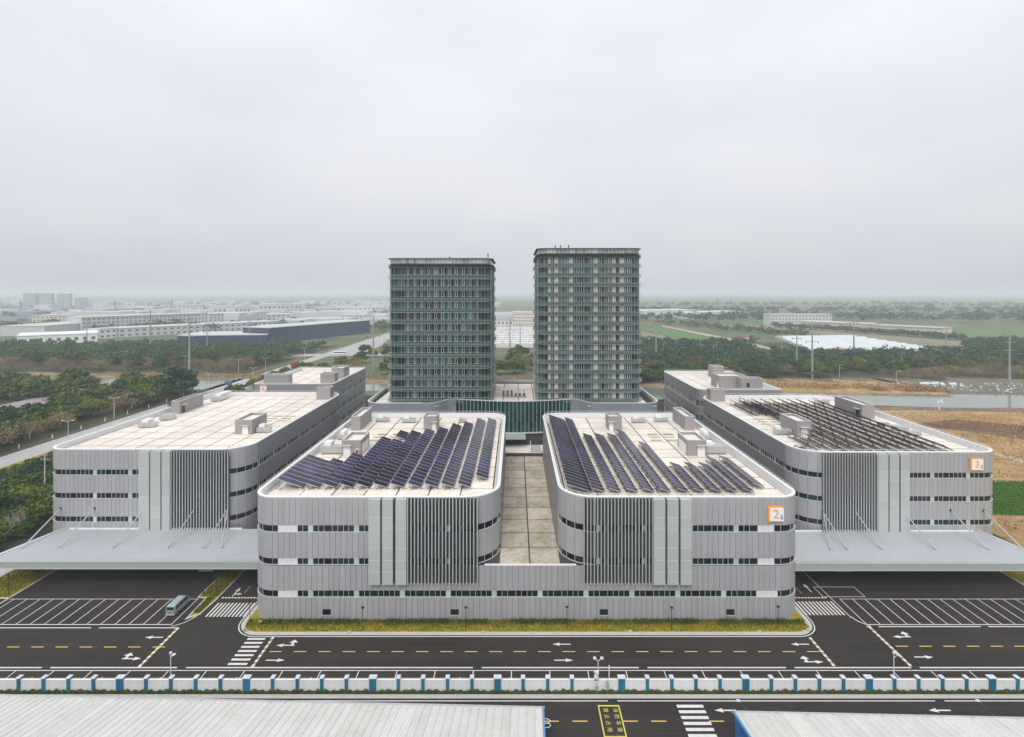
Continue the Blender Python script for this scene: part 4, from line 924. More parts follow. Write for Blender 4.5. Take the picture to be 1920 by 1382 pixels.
    nmu = 26
    for i in range(nmu):
        u = fl * i / (nmu - 1); pth.strip(mu, u - 0.028, u + 0.028, z0, zc, -0.03, 0.1)
    for a in (fl + arc, pth.n - arc - (y1 - y0 - 2 * r)):
        for i in range(20): u = a + (y1 - y0 - 2 * r) * i / 19; pth.strip(mu, u - 0.04, u + 0.04, z0, zc, -0.03, 0.1)
    for a, b in ((fl, fl + arc), (pth.n - arc, pth.n)):
        for i in range(1, 4): u = a + (b - a) * i / 4; pth.strip(mu, u - 0.03, u + 0.03, z0, zc, -0.03, 0.1)
    mu.build('mullions', M_TFIN, e, kind='stuff'); sp_.build('spandrel_glass', M_TGP, e); gl.build('side_glazing', M_TG if kind == 'office' else M_TGR, e)
    # crown
    cr_ = MB(); pth.strip(cr_, 0, pth.n, ztop - 0.25, ztop, -0.5, 0.7); pth.strip(cr_, 0, pth.n, zc, zc + 0.3, -0.3, 0.7)
    for q in (0.55, 1.1): pth.strip(cr_, 0, pth.n, zc + q, zc + q + 0.1, -0.1, 0.75)
    cr_ = cr_.build('crown_frame', M_DARK if False else mat('dark_crown_metal', (0.08, 0.09, 0.09), 0.5, 0.3), e)
    mb = MB(); pth.strip(mb, 0, pth.n, zc + 0.3, zc + 1.6, -0.12, -0.05); mb.build('crown_spandrel', M_TGP, cr_)
    ncr = 22
    for i in range(ncr): pane(fl * i / ncr + 0.04, fl * (i + 1) / ncr - 0.04, zc + 1.65, ztop - 0.25, M_CROWN, 'crown_pane', cr_)
    for a, b in ((fl, fl + arc), (pth.n - arc, pth.n)): pane(a + 0.04, b - 0.04, zc + 1.65, ztop - 0.25, M_CROWN, 'crown_pane', cr_)
    mb = MB(); pth.strip(mb, fl + arc, pth.n - arc, zc + 1.65, ztop - 0.25, -0.1, -0.05); mb.build('side_crown_glass', M_CROWN, cr_)
    return e
TZ = PZ - 1.15
tower('office_tower', 'dark green glass office tower with horizontal sunshade rings, the shorter one', -44.6, -8.6, 187.4, 222.5, TZ, 12, 3.93, 72.0, 'office')
tower('apartment_tower', 'taller tower with pale wall panels, paired windows and sunshade rings', 8.1, 44.2, 187.4, 222.5, TZ, 15, 3.385, 75.5, 'flat')
# aerials on the tower tops
for i, (x, zt, hh, l) in enumerate(((915, 72.0, 2.0, 'stubby antenna on the right end of the office tower roof'), (843, 72, 0.7, 'short slanted aerial near the middle of the office tower roof'), (1041, 75.5, 1.2, 'thin aerial on the left of the apartment tower roof'), (1051, 75.5, 1.3, 'second thin aerial on the apartment tower roof'), (1066, 75.5, 1.3, 'third thin aerial on the apartment tower roof'))):
    X = pd(x, 190); mb = MB().tube((X, 190, zt - 0.3), (X, 190, zt + hh), 0.12).box(X - 0.2, X + 0.2, 189.8, 190.2, zt + hh * 0.4, zt + hh * 0.95); tag(mb.build('rooftop_aerial', M_DARK), l, 'antenna')
# plant on the podium roof between the towers
for k in range(6):
    X = -4.3 + 1.5 * k; zz = PZ - 1.14; e = empty('air_handler', (X, 196, zz), 'white upright plant unit on the podium roof between the towers, %s from the left' % ORD[k], 'plant unit', 'plant units between the towers')
    hh = 3.2 if k < 3 else 2.2
    MB().box(X - 0.5, X + 0.5, 195, 199, zz + 0.2, zz + hh).build('casing', M_FRAME, e); MB().box(X - 0.4, X + 0.4, 194.93, 195, zz + 0.5, zz + hh - 0.4).build('grille', M_DARK, e); MB().tube((X, 196.5, zz + hh), (X, 196.5, zz + hh + 0.6), 0.35, n=8).build('stack', M_ALU, e)

# =====================================================================================  ROOFTOP OBJECTS
TILT = math.radians(18); MW, ML = 2.5, 2.0
modm = MB().box(-MW / 2, MW / 2, -ML / 2 + 0.12, ML / 2 - 0.02, 0, 0.05).mesh('module', M_SOLAR)
frm = MB()
frm.box(-MW / 2 - 0.01, MW / 2 + 0.01, -ML / 2, -ML / 2 + 0.11, -0.01, 0.062)
frm = frm.mesh('module_frame', M_ALU)
def solar_row(label, xhi, y0, y1, wide=1, z=ZR + 0.03, group='solar rows', ml=ML, rail=True, TILT=TILT):
    """row of modules running away from the camera; xhi = the high (left) edge, falling to the right"""
    n = max(1, round((y1 - y0) / ml)); e = empty('solar_row', (xhi + 1.0, y0, z), label, 'solar panels', group)
    zl = z + 0.55; drop = MW * math.sin(TILT); run = MW * math.cos(TILT)
    for c in range(wide):
        xc = xhi + run * (c + 0.5); zc = zl + drop * (wide - c - 0.5)
        for k in range(n):
            m_ = inst('module', modm, e, (xc, y0 + ml * (k + 0.5), zc), rot=(0, TILT, 0))
            if ml == ML: inst('module_frame', frm, m_, (xc, y0 + ml * (k + 0.5), zc)).rotation_euler = (0, 0, 0)
            else: m_.scale = (1.05, ml / ML, 2.4)
    fr = MB(); zt = zl + drop * wide; xe = xhi + run * wide
    for k in range(n + 1):
        if k % 2 and k != n: continue
        y = y0 + ml * k + (0.15 if k == 0 else -0.15 if k == n else 0)
        fr.bar((xhi + 0.25, y, zt - 0.15), (xe - 0.05, y, zl - 0.03), 0.07, 0.09); fr.tube((xhi + 0.3, y, z), (xhi + 0.3, y, zt - 0.15), 0.05, n=5); fr.tube((xe - 0.25, y, z), (xe - 0.25, y, zl + 0.05), 0.05, n=5)
    fr.bar((xhi + 0.45, y0, zt - 0.2), (xhi + 0.45, y1, zt - 0.2), 0.08, 0.08); fr.bar((xe - 0.45, y0, zl + 0.08), (xe - 0.45, y1, zl + 0.08), 0.08, 0.08)
    fr.build('rack', M_RACK, e)
    bl_ = MB()
    for k in range(0, n + 1, 2):
        y = y0 + ml * k + (0.15 if k == 0 else -0.1)
        bl_.box(xhi + 0.05, xhi + 0.6, y - 0.25, y + 0.25, z, z + 0.36); bl_.box(xe - 0.5, xe + 0.05, y - 0.25, y + 0.25, z, z + 0.3)
    bl_.build('ballast_blocks', M_BALL, e, kind='stuff')
    return e
LB = [(-46.5, 104.2, 120.7, 2), (-41.0, 104.2, 120.5, 1), (-37.7, 104.2, 124.7, 1), (-34.4, 104.2, 137.5, 1), (-31.1, 104.2, 136.5, 1), (-27.7, 104.2, 144, 1), (-24.4, 104.2, 147, 1), (-21.0, 104.2, 147.5, 1), (-17.75, 104.2, 153, 1), (-14.5, 104.2, 155, 1), (-11.2, 104.2, 159, 1), (-8.0, 108.8, 159, 1)]
for i, (x, a, b, wdt) in enumerate(LB):
    solar_row(('double width blue solar row at the far left of the front building\'s left block' if i == 0 else '%s single solar row from the left on the front building\'s left block' % ORD[i - 1]), x, a, b, wdt, group='solar rows on the left block')
solar_row('short detached solar rack behind the fifth row on the left block', -31.1, 138.6, 144.4, 1, group='solar rows on the left block')
RB = [(9.95, 101.6, 160.5, 2), (14.75, 101.6, 160, 1), (17.85, 101.6, 141.5, 1), (21.1, 101.6, 141.5, 1), (24.3, 101.6, 141, 1), (27.4, 101.6, 145, 1), (30.8, 101.6, 134.5, 1), (33.9, 101.6, 117, 1), (37.1, 101.6, 117, 1), (40.2, 101.6, 117.4, 1), (43.3, 101.6, 122, 1), (46.5, 104.4, 122, 1)]
for i, (x, a, b, wdt) in enumerate(RB):
    solar_row(('double width solar row beside the terrace gap on the right block' if i == 0 else '%s single solar row from the left on the front building\'s right block' % ORD[i - 1]), x, a, b, wdt, group='solar rows on the right block')
ROWS3 = [(72.4, 130, 141), (75.6, 129, 140)] + [(78.9 + 3.05 * k, 128.4, 187 - 0.5 * k) for k in range(9)]
ROWS3 += [(80.0 - 3.0 * k, 166, 185) for k in range(3)]
for i, (x, a, b) in enumerate(ROWS3):
    if i >= 2 and i < 4 and a < 130: a0 = a
    solar_row('%s dark solar rack from the left on the right factory roof' % ORD[i] if i < 11 else 'short dark solar rack at the back left of the right factory roof, %s of three' % ORD[13 - i], x, a, b, 1, group='solar racks on the right factory', ml=3.0, TILT=math.radians(27))

def duct(name, label, x0, x1, y, z, h, dep, legs=True, fan=True):
    e = empty(name, ((x0 + x1) / 2, y, z), label, 'roof duct')
    n = max(2, round((x1 - x0) / 1.2)); sg = (x1 - x0) / n
    for k in range(n): MB().box(x0 + sg * k + 0.02, x0 + sg * (k + 1) - 0.02, y, y + dep, z + 0.3, z + h).build('duct_section', M_GALV, e)
    b_ = MB()
    for k in range(n + 1): xx = x0 + sg * k; b_.box(xx - 0.045, xx + 0.045, y - 0.05, y + dep + 0.05, z + 0.25, z + h + 0.05)
    b_.build('flanges', M_ALU, e)
    if fan:
        MB().box(x0 + 0.4, x0 + 0.4 + sg * 1.3, y + dep * 0.4, y + dep * 1.6, z + h * 0.5, z + h + 0.7).build('cowl', M_WHITE, e)
    lg = MB()
    for xx in (x0 + 0.2, x1 - 0.2):
        for yy in (y + 0.2, y + dep - 0.2): lg.box(xx - 0.06, xx + 0.06, yy - 0.06, yy + 0.06, z, z + 0.3)
    lg.build('feet', M_GALV, e); return e
duct('roof_duct', 'big galvanised duct beside the stair hut on the left block', -46.3, -41.1, 127, zh, 1.9, 2.2)
duct('roof_duct', 'big galvanised duct beside the stair hut on the right block', 45.4, 50.3, 127, zh, 1.9, 2.2)
duct('roof_duct', 'small duct run at the back left corner of the left block roof', -41.5, -37.5, 158.5, zh, 1.2, 1.4)
duct('roof_duct', 'small duct run behind the middle hut of the left block', -33.5, -29.5, 157.5, zh, 1.2, 1.4)
duct('roof_duct', 'small duct run at the back of the right block roof', 34.5, 38.5, 157.5, zh, 1.2, 1.4)
duct('roof_duct', 'small duct run near the tall hut of the right block', 41.5, 45.5, 158.5, zh, 1.2, 1.4)
duct('roof_duct', 'pale fan unit near the back edge of the left block roof', -16.6, -14.6, 158, zh, 0.9, 1.2, fan=False)
duct('roof_duct', 'duct with white cowl beside the hut on the left factory', -71.2, -67.6, 146.5, zh, 1.4, 1.6)
duct('roof_duct', 'greenish fan duct along the left edge of the left factory roof', -107.6, -103.4, 152, zh, 1.3, 2.4)
duct('roof_duct', 'white plant box beside the left edge of the left factory roof', -107.2, -104.0, 160.5, zh, 1.6, 3.2, fan=False)
duct('roof_duct', 'line of white plant boxes at the back left of the left factory roof', -107.4, -104.5, 188, zh, 1.6, 6)
duct('roof_duct', 'duct with white cowl beside the hut on the right factory', 70.6, 75.0, 144.5, zh, 1.4, 1.6)
duct('roof_duct', 'round white plant box on the right edge of the right factory roof', 106.3, 109.2, 148, zh, 1.1, 3.0, fan=False)
duct('roof_duct', 'low grey fan unit on the right edge of the right factory roof', 105.2, 107.8, 153.5, zh, 1.0, 1.6, fan=False)
duct('roof_duct', 'grey duct near the front right of the right factory roof', 106.2, 109.4, 143.6, zh, 1.0, 1.8, fan=False)
duct('roof_duct', 'line of plant boxes at the back right of the right factory roof', 104.5, 108.5, 184, zh, 1.3, 2.5)
duct('roof_duct', 'small plant box by the tall hut at the left edge of the left block', -46.6, -45.0, 139.5, zh, 1.2, 3)
duct('roof_duct', 'small plant box by the tall hut at the right edge of the right block', 49.4, 51.2, 139.5, zh, 1.2, 3)
# timber plinths lying on the roofs
M_MAT = mat('buff_plinth', (0.42, 0.38, 0.28), 0.9, tint=0.12)
pm = MB().box(-1.3, 1.3, -0.5, 0.5, 0, 0.14).mesh('roof_plinth', M_MAT)
for nm, x0, y0 in (('left block', -36.5, 139), ('right block', 36.8, 139), ('left factory', -74.5, 160), ('right factory', 73.5, 156)):
    for c in range(2):
        for k in range(3):
            o = inst('roof_plinth', pm, None, (x0 + 4.2 * c + 0.25 * k, y0 + 3.0 * k, zh)); tag(o, 'flat buff plinth lying on the %s roof in a group of six' % nm, 'plinth', 'plinths on the %s roof' % nm)
# coiled cable on the right factory roof
mb = MB(); 
for k in range(70):
    a0, a1 = k * 0.55, (k + 1) * 0.55; rr = 1.3 + 0.5 * math.sin(k * 1.7); f_ = lambda a, r: (69.8 + r * math.cos(a), 131.0 + 0.8 * r * math.sin(a), zh + 0.15 + 0.01 * k)
    mb.tube(f_(a0, rr), f_(a1, 1.3 + 0.5 * math.sin((k + 1) * 1.7)), 0.05, n=4)
tag(mb.build('cable_coil', M_DARK), 'tangled dark coil of cable at the front left of the right factory roof', 'cable')

# =====================================================================================  FENCE
wall = empty('boundary_wall', (0, 79.98, 0), 'long white boundary wall with blue pillars between the two roads', 'wall')
small = [36.7, 83.3, 130, 176.7, 275, 321.7, 368, 414.3, 512, 558.3, 604, 650, 747.3, 793.3, 839.3, 885, 980.7, 1026.7, 1072.3, 1118, 1213.3, 1259, 1304, 1349.3, 1445.3, 1490.3, 1535.3, 1580.3, 1675.7, 1720.7, 1765.7, 1810.7, 1906.3]
big = [226, 463, 699.3, 933, 1165.3, 1397.3, 1628.3, 1858.7]
YW = 79.98
pil = MB().box(-0.24, 0.24, -0.26, 0.26, 0, 2.28).mesh('pillar', M_FENCEB); pilb = MB().box(-0.5, -0.02, -0.3, 0.3, 0, 2.28).box(0.02, 0.5, -0.3, 0.3, 0, 2.28).mesh('pillar', M_FENCEB)
cps = MB().box(-0.31, 0.31, -0.4, 0.4, 0, 0.1).box(-0.05, 0.05, -0.07, 0.07, 0.1, 0.2).mesh('cap', M_CAP); cpb = MB().box(-0.58, 0.58, -0.42, 0.42, 0, 0.1).box(-0.05, 0.05, -0.07, 0.07, 0.1, 0.2).mesh('cap', M_CAP)
xs = sorted([(pd(x, YW), 0) for x in small] + [(pd(x, YW), 1) for x in big]); xs = [(xs[0][0] - 3.75 * k, 0) for k in (3, 2, 1)] + xs + [(xs[-1][0] + 3.75 * k, 0) for k in (1, 2)]
for i, (x, b) in enumerate(xs):
    p_ = inst('pillar', pilb if b else pil, wall, (x, YW, 0)); inst('cap', cpb if b else cps, p_, (x, YW, 2.28))
    if i + 1 < len(xs):
        a, c = x + (0.5 if b else 0.24), xs[i + 1][0] - (0.5 if xs[i + 1][1] else 0.24)
        wp = MB().box(a, c, YW - 0.1, YW + 0.1, 0, 1.86).build('wall_panel', M_FENCEW, wall); MB().box(a, c, YW - 0.17, YW + 0.17, 1.86, 1.96).build('wall_coping', M_WHITE, wp)

def leafcloud(name, pts, size, m, zsq=1.0, up=0.3, seed=1, label=None, cat=None, kind=None, parent=None):
    a = np.array(pts, dtype=float); n = len(a); rs = np.random.RandomState(seed)
    nn = rs.randn(n, 3); nn[:, 2] += up * 2; nn /= np.linalg.norm(nn, axis=1)[:, None]
    t = np.cross(nn, rs.randn(n, 3)); t /= np.linalg.norm(t, axis=1)[:, None]; b = np.cross(nn, t)
    s = size * (0.6 + 0.8 * rs.rand(n))[:, None]; t = t * s; b = b * s * 0.7
    v = np.stack([a - t, a - b * 0.9, a + t, a + b], 1).reshape(-1, 3); c = np.array([a[:, 0].mean(), a[:, 1].mean(), a[:, 2].min()])
    me = bpy.data.meshes.new(name); v = v - c if label is not None or parent is not None else v
    me.vertices.add(4 * n); me.vertices.foreach_set('co', v.astype(np.float32).ravel()); me.loops.add(4 * n); me.loops.foreach_set('vertex_index', np.arange(4 * n, dtype=np.int32))
    me.polygons.add(n); me.polygons.foreach_set('loop_start', np.arange(0, 4 * n, 4, dtype=np.int32)); me.polygons.foreach_set('loop_total', np.full(n, 4, dtype=np.int32)); me.update(calc_edges=True); me.validate()
    me.materials.append(m)
    if label is None and parent is None: return me
    o = bpy.data.objects.new(name, me); link(o, parent, tuple(c)); return tag(o, label, cat, kind=kind)
rs = np.random.RandomState(5)
n = 40000; X = rs.uniform(-92, 92, n); Y = rs.uniform(79.4, 79.84, n); hh = 0.42 + 0.09 * np.sin(X * 1.9) + 0.1 * np.sin(X * 5.3 + 1) + 0.1 * rs.rand(n); Z = hh * rs.rand(n) ** 0.45 + 0.03
leafcloud('hedge', np.stack([X, Y, Z], 1), 0.085, M_HEDGE, label='low clipped hedge at the foot of the white boundary wall', cat='hedge', kind='stuff')

# =====================================================================================  NEAR SHEDS
th = math.atan2(-3.9, 135)
def shed(name, label, xa, xb, ztop, slope, length, m, pitch, wall_left):
    ya = 70.55 + (xa - 3.7) * math.tan(th); e = empty(name, (xa, ya, 0), label, 'building')
    ca, sa = math.cos(th), math.sin(th); Ln = (xb - xa) / ca; n = round(Ln / pitch); pw = Ln / n
    def at(u, v, z): return (xa + u * ca + v * sa, ya + u * sa - v * ca, z)
    # one corrugated sheet with its raised rib, shared
    mb = MB(); zz = lambda v: v * slope
    sec = [(0, 0), (pw * 0.62, 0.0), (pw * 0.70, 0.10), (pw * 0.86, 0.10), (pw * 0.94, 0.0), (pw - 0.012, 0.0)]
    vs = [(x, -v, zz(v) + z) for v in (0, length) for x, z in sec]; k = len(sec); mb.add(vs, [(k + i, k + i + 1, i + 1, i) for i in range(k - 1)]); me = mb.mesh('roof_sheet', m)
    sec = [(q * pw / 3 + a_ * pw / 3, z) for q in range(3) for a_, z in ((0, 0), (0.45, 0), (0.6, 0.12), (0.85, 0.12), (0.98, 0))]; k = len(sec)
    m2 = MB().add([(x, -v, zz(v) + z) for v in (0, length) for x, z in sec], [(k + i, k + i + 1, i + 1, i) for i in range(k - 1)]).mesh('rooflight_sheet', mat('rooflight_plastic', (0.74, 0.74, 0.70), 0.45, noise=(0.6, 0.4, (0.64, 0.63, 0.58)), coords='World'))
    for i in range(n):
        sk = (i + 9) % 20 in (15, 16)
        inst('rooflight_sheet' if sk else 'roof_sheet', m2 if sk else me, e, at(i * pw, 0, ztop), rz=th)
    mb = MB(); mb.bar(at(-0.2, -0.12, ztop - 0.06), at(Ln + 0.2, -0.12, ztop - 0.06), 0.3, 0.2); g = mb.build('gutter', M_GALV, e)
    mb = MB()
    for i in range(int(Ln / 1.9)): mb.bar(at(1.9 * i, -0.3, ztop + 0.0), at(1.9 * i, 0.35, ztop + 0.12), 0.07, 0.05)
    mb.build('gutter_brackets', M_ALU, g)
    pts = [at(0.15, 0.2, 0), at(Ln - 0.15, 0.2, 0), at(Ln - 0.15, length, 0), at(0.15, length, 0)]
    mb = MB(); w0 = [at(0.15, 0.2, 0), at(Ln - 0.15, 0.2, 0), at(Ln - 0.15, 0.2, ztop - 0.2), at(0.15, 0.2, ztop - 0.2)]; mb.add(w0, [(0, 1, 2, 3)])
    mb.build('rear_wall', M_BLUEW, e)
    for u, nm in ((0.15, 'gable_wall'), (Ln - 0.15, 'gable_wall')):
        mb = MB(); mb.add([at(u, 0.2, 0), at(u, length, 0), at(u, length, ztop - 0.1 + zz(length)), at(u, 0.2, ztop - 0.1)], [(0, 1, 2, 3)])
        for kk in range(int(length / 0.5)):
            v = 0.3 + 0.5 * kk; p0 = at(u, v, 0); mb.box(p0[0] - 0.06, p0[0] + 0.06, p0[1] - 0.06, p0[1] + 0.06, 0, ztop - 0.15 + zz(v))
        mb.build(nm, M_BLUEW, e)
    for u in (-0.02, Ln + 0.02):
        mb = MB(); mb.bar(at(u, -0.1, ztop + 0.02), at(u, length, ztop + 0.02 + zz(length)), 0.22, 0.3); mb.build('verge_trim', mat('light_blue_trim', (0.10, 0.30, 0.55), 0.5), e)
    return e, at, Ln
s1, at1, L1 = shed('metal_shed', 'near shed with a long white corrugated roof at the bottom left', -84, 3.7, 5.0, 0.206, 26, M_SHEET, 1.05, False)
s2, at2, L2 = shed('metal_shed', 'near shed with white corrugated roof and blue gable at the bottom right', 28.6, 84, 5.0, 0.206, 26, M_SHEET, 1.05, True)
# safety hoops of a ladder on the gable
lad = empty('caged_ladder', at1(L1 + 0.4, 3.5, 0), 'white ladder with round safety hoops on the gable of the left shed', 'ladder')
for q, v in enumerate((2.7, 3.6)):
    mb = MB(); zz_ = 5.0 + v * 0.206 - 0.1
    for k in range(12):
        a0, a1 = -math.pi / 2 + math.pi * k / 12, -math.pi / 2 + math.pi * (k + 1) / 12
        p0 = at1(L1 + 0.1 + 0.75 * math.cos(a0), v + 0.38 * math.sin(a0), zz_); p1 = at1(L1 + 0.1 + 0.75 * math.cos(a1), v + 0.38 * math.sin(a1), zz_); mb.tube(p0, p1, 0.035, n=5)
    for s_ in (-0.38, 0.38): mb.tube(at1(L1 - 0.7, v + s_, zz_ + 0.12), at1(L1 + 0.12, v + s_, zz_), 0.035, n=5)
    mb.build('hoop', M_WHITE, lad)
mb = MB()
for v in (2.9, 3.35): mb.tube(at1(L1 + 0.12, v, 0), at1(L1 + 0.12, v, 5.7), 0.03, n=5)
for k in range(18): mb.tube(at1(L1 + 0.12, 2.9, 0.3 * k + 0.2), at1(L1 + 0.12, 3.35, 0.3 * k + 0.2), 0.02, n=4)
mb.build('rungs', M_WHITE, lad)

# =====================================================================================  LAMPS, POSTS
def lamp_twin(x, d, hgt, label, one=False):
    X = pd(x, d); e = empty('street_lamp', (X, d, 0), label, 'lamp post', 'white twin lamps behind the wall')
    MB().tube((X, d, 0), (X, d, hgt - 0.5), 0.08, 0.06).build('pole', M_LAMPW, e)
    for s in (-1, 1):
        if one and s < 0: MB().tube((X, d, hgt - 0.5), (X, d, hgt + 0.1), 0.06).build('arm', M_LAMPW, e); MB().box(X - 0.15, X + 0.15, d - 0.15, d + 0.15, hgt + 0.1, hgt + 0.35).build('lamp_head', M_LAMPW, e); continue
        MB().tube((X, d, hgt - 0.5), (X + s * 0.55, d - 0.1, hgt), 0.05).build('arm', M_LAMPW, e); MB().box(X + s * 0.55 - 0.22, X + s * 0.55 + 0.22, d - 0.35, d + 0.1, hgt - 0.03, hgt + 0.12).build('lamp_head', M_LAMPW, e)
lamp_twin(320, 81.6, 4.6, 'white forked lamp post behind the boundary wall on the left', True)
lamp_twin(1121.5, 81.4, 4.2, 'white twin headed lamp post behind the middle of the boundary wall')
lamp_twin(1676, 81.6, 4.6, 'white forked lamp post behind the boundary wall on the right', True)
def bollard_lamp(x, y, label, hgt=4.2):
    X, Y, _ = px(x, y, 0.12); e = empty('garden_lamp', (X, Y, 0.12), label, 'lamp post', 'black garden lamps')
    MB().tube((X, Y, 0.12), (X, Y, hgt), 0.055).build('pole', M_IRON, e); MB().tube((X, Y, hgt - 0.25), (X, Y, hgt), 0.12, 0.32, 8).tube((X, Y, hgt), (X, Y, hgt + 0.12), 0.32, 0.15, 8).build('lamp_head', M_IRON, e)
GL = [(468.5, 1167, 'black garden lamp on the lawn corner beside the zebra crossing'), (680, 1182, 'black garden lamp at the left of the front verge, below the fluted louvres'), (873.5, 1182, 'black garden lamp on the front verge left of the terrace gap'), (1063, 1181, 'black garden lamp on the front verge right of the terrace gap'), (1259.5, 1182, 'black garden lamp at the right of the front verge'), (1459, 1180, 'black garden lamp on the front verge near the right corner')]
for x, y, l in GL: bollard_lamp(x, y, l)
bollard_lamp(405, 1118, 'black garden lamp on the median strip behind the van'); bollard_lamp(15.5, 1113, 'black garden lamp on the verge at the far left of the yard', 4.0)
# lamps of the near road, with green arms
for x0, y0, x1, y1, l in ((1386, 1314, 1398, 1334, 'green post lamp rising behind the left end of the right shed'), (1835, 1314, 1862, 1347, 'green post lamp rising behind the right shed roof')):
    d = 72.5; X0, X1 = pd(x0, d - 1), pd(x1, d); zt = H - (y0 - VY) * (d - 1) / 1000; zb = H - (y1 - VY) * d / 1000
    e = empty('road_lamp', (X1, d, 0), l, 'lamp post', 'green lamps by the right shed')
    MB().tube((X1, d, 0), (X1, d, zb + 0.5), 0.07).build('pole', M_GREENP, e); MB().tube((X1, d, zb + 0.3), (X0, d - 1, zt), 0.05).build('arm', M_GREENP, e); MB().box(X0 - 0.35, X0 + 0.1, d - 1.15, d - 0.85, zt - 0.05, zt + 0.1).build('lamp_head', M_LAMPW, e)
# weather post and round mirror by the wall
X = pd(1118, 79.55); e = empty('monitoring_post', (X, 79.55, 0), 'post with camera, sign plate and grey box in front of a wall pillar', 'camera post')
MB().tube((X + 0.1, 79.60, 0), (X + 0.1, 79.60, 3.6), 0.06).build('pole', M_LAMPW, e); MB().box(X - 0.2, X + 0.35, 79.40, 79.70, 3.1, 3.45).build('camera', M_WHITE, e)
MB().box(X - 0.25, X + 0.3, 79.45, 79.53, 1.35, 1.95).build('sign_plate', M_SIGNW, e); MB().box(X - 0.22, X + 0.28, 79.35, 79.55, 0.75, 1.25).build('control_box', M_GALV, e); MB().box(X - 0.45, X - 0.1, 79.45, 79.60, 3.35, 3.5).build('beacon', M_AMBER, e)
me = text_mesh('5J', 0.5, M_DARK, 0.005); inst('lettering', me, e, (X + 0.02, 79.44, 1.65), rot=(math.pi / 2, 0, 0))
X = pd(1139, 79.45); e = empty('road_mirror', (X, 79.45, 0), 'tilted round road mirror on a thin post beside the white wall', 'road mirror')
MB().tube((X + 0.05, 79.50, 0), (X + 0.05, 79.50, 2.4), 0.035).build('post', M_GALV, e)
MB().tube((X - 0.05, 79.45, 1.55), (X + 0.05, 79.38, 1.6), 0.42, 0.42, 14).build('mirror_disc', M_GALV, e)
X = pd(1143, 80.9); o = MB().box(X - 0.06, X + 0.06, 81.3, 81.4, 0, 3.1).build('marker_post', M_SIGNW); tag(o, 'thin white marker post behind the wall near the round mirror', 'post')

# =====================================================================================  VEHICLES
def wheel(parent, x, y, r=0.33, wd=0.2):
    t = MB().tube((x - wd / 2, y, r), (x + wd / 2, y, r), r, n=14).build('wheel', M_TYRE, parent); MB().tube((x - wd / 2 - 0.01, y, r), (x + wd / 2 + 0.01, y, r), r * 0.55, n=10).build('rim', M_ALU, t)
def van(label, cx, cy):
    e = empty('parked_van', (cx, cy, 0), label, 'van'); Wd, Lh = 0.86, 2.42
    prof = [(-Lh, 0.32), (-Lh - 0.02, 0.85), (-Lh + 0.06, 1.15), (-Lh + 0.2, 1.88), (-Lh + 0.45, 1.98), (1.05, 1.98), (1.35, 1.9), (2.12, 1.12), (Lh - 0.02, 0.95), (Lh, 0.4), (Lh - 0.05, 0.3)]
    def xw(z): return Wd if z < 1.1 else Wd - 0.12 * (z - 1.1) / 0.88
    mb = MB(); n = len(prof); vs = [(cx + s * (xw(z) - (0.06 if z > 1.9 else 0)), cy + y, z) for s in (-1, 1) for y, z in prof]
    mb.add(vs, [tuple(range(n)), tuple(range(2 * n - 1, n - 1, -1))] + [(i, n + i, n + (i + 1) % n, (i + 1) % n) for i in range(n)]); mb.build('body', M_VAN, e)
    MB().add([(cx + x, cy - Lh + 0.03 + (z - 1.0) * 0.18 - 0.0, z) for x, z in ((-0.68, 1.2), (0.68, 1.2), (0.62, 1.72), (-0.62, 1.72))], [(0, 1, 2, 3)]).build('rear_window', M_GLASS, e)
    MB().add([(cx + x, cy + y, z) for x, y, z in ((-0.68, 2.06, 1.22), (0.68, 2.06, 1.22), (0.62, 1.42, 1.86), (-0.62, 1.42, 1.86))], [(3, 2, 1, 0)]).build('windscreen', M_GLASS, e)
    for s in (-1, 1):
        for ya, yb in ((-2.05, -1.05), (-0.98, 0.2), (0.27, 1.2)):
            ym = yb - (0.0 if yb < 1 else 0.0)
            MB().add([(cx + s * (xw(z) + 0.012), cy + y, z) for y, z in ((ya, 1.18), (yb + (0.45 if yb > 1 else 0), 1.18), (yb, 1.7), (ya + 0.08, 1.7))], [(0, 1, 2, 3) if s > 0 else (3, 2, 1, 0)]).build('side_window', M_GLASS, e)
        for y in (-1.55, 1.45): wheel(e, cx + s * 0.76, cy + y)
        MB().box(cx + s * 0.74 - 0.08, cx + s * 0.74 + 0.08, cy - Lh - 0.04, cy - Lh + 0.05, 0.75, 1.1).build('tail_light', M_LIGHTR, e); MB().box(cx + s * 0.95 - 0.1, cx + s * 0.95 + 0.1, cy + 1.6, cy + 1.75, 1.15, 1.4).build('mirror', M_DARK, e)
    MB().box(cx - 0.82, cx + 0.82, cy - Lh - 0.1, cy - Lh + 0.05, 0.32, 0.55).build('rear_bumper', M_GALV, e); MB().box(cx - 0.24, cx + 0.24, cy - Lh - 0.05, cy - Lh - 0.02, 0.72, 0.86).build('number_plate', M_BLUEP, e); MB().box(cx - 0.55, cx + 0.55, cy - Lh - 0.045, cy - Lh - 0.02, 0.92, 1.0).build('trim_strip', M_DARK, e)
van('silver blue minivan parked with its back to the road in the left yard', -63.75, 100.9)
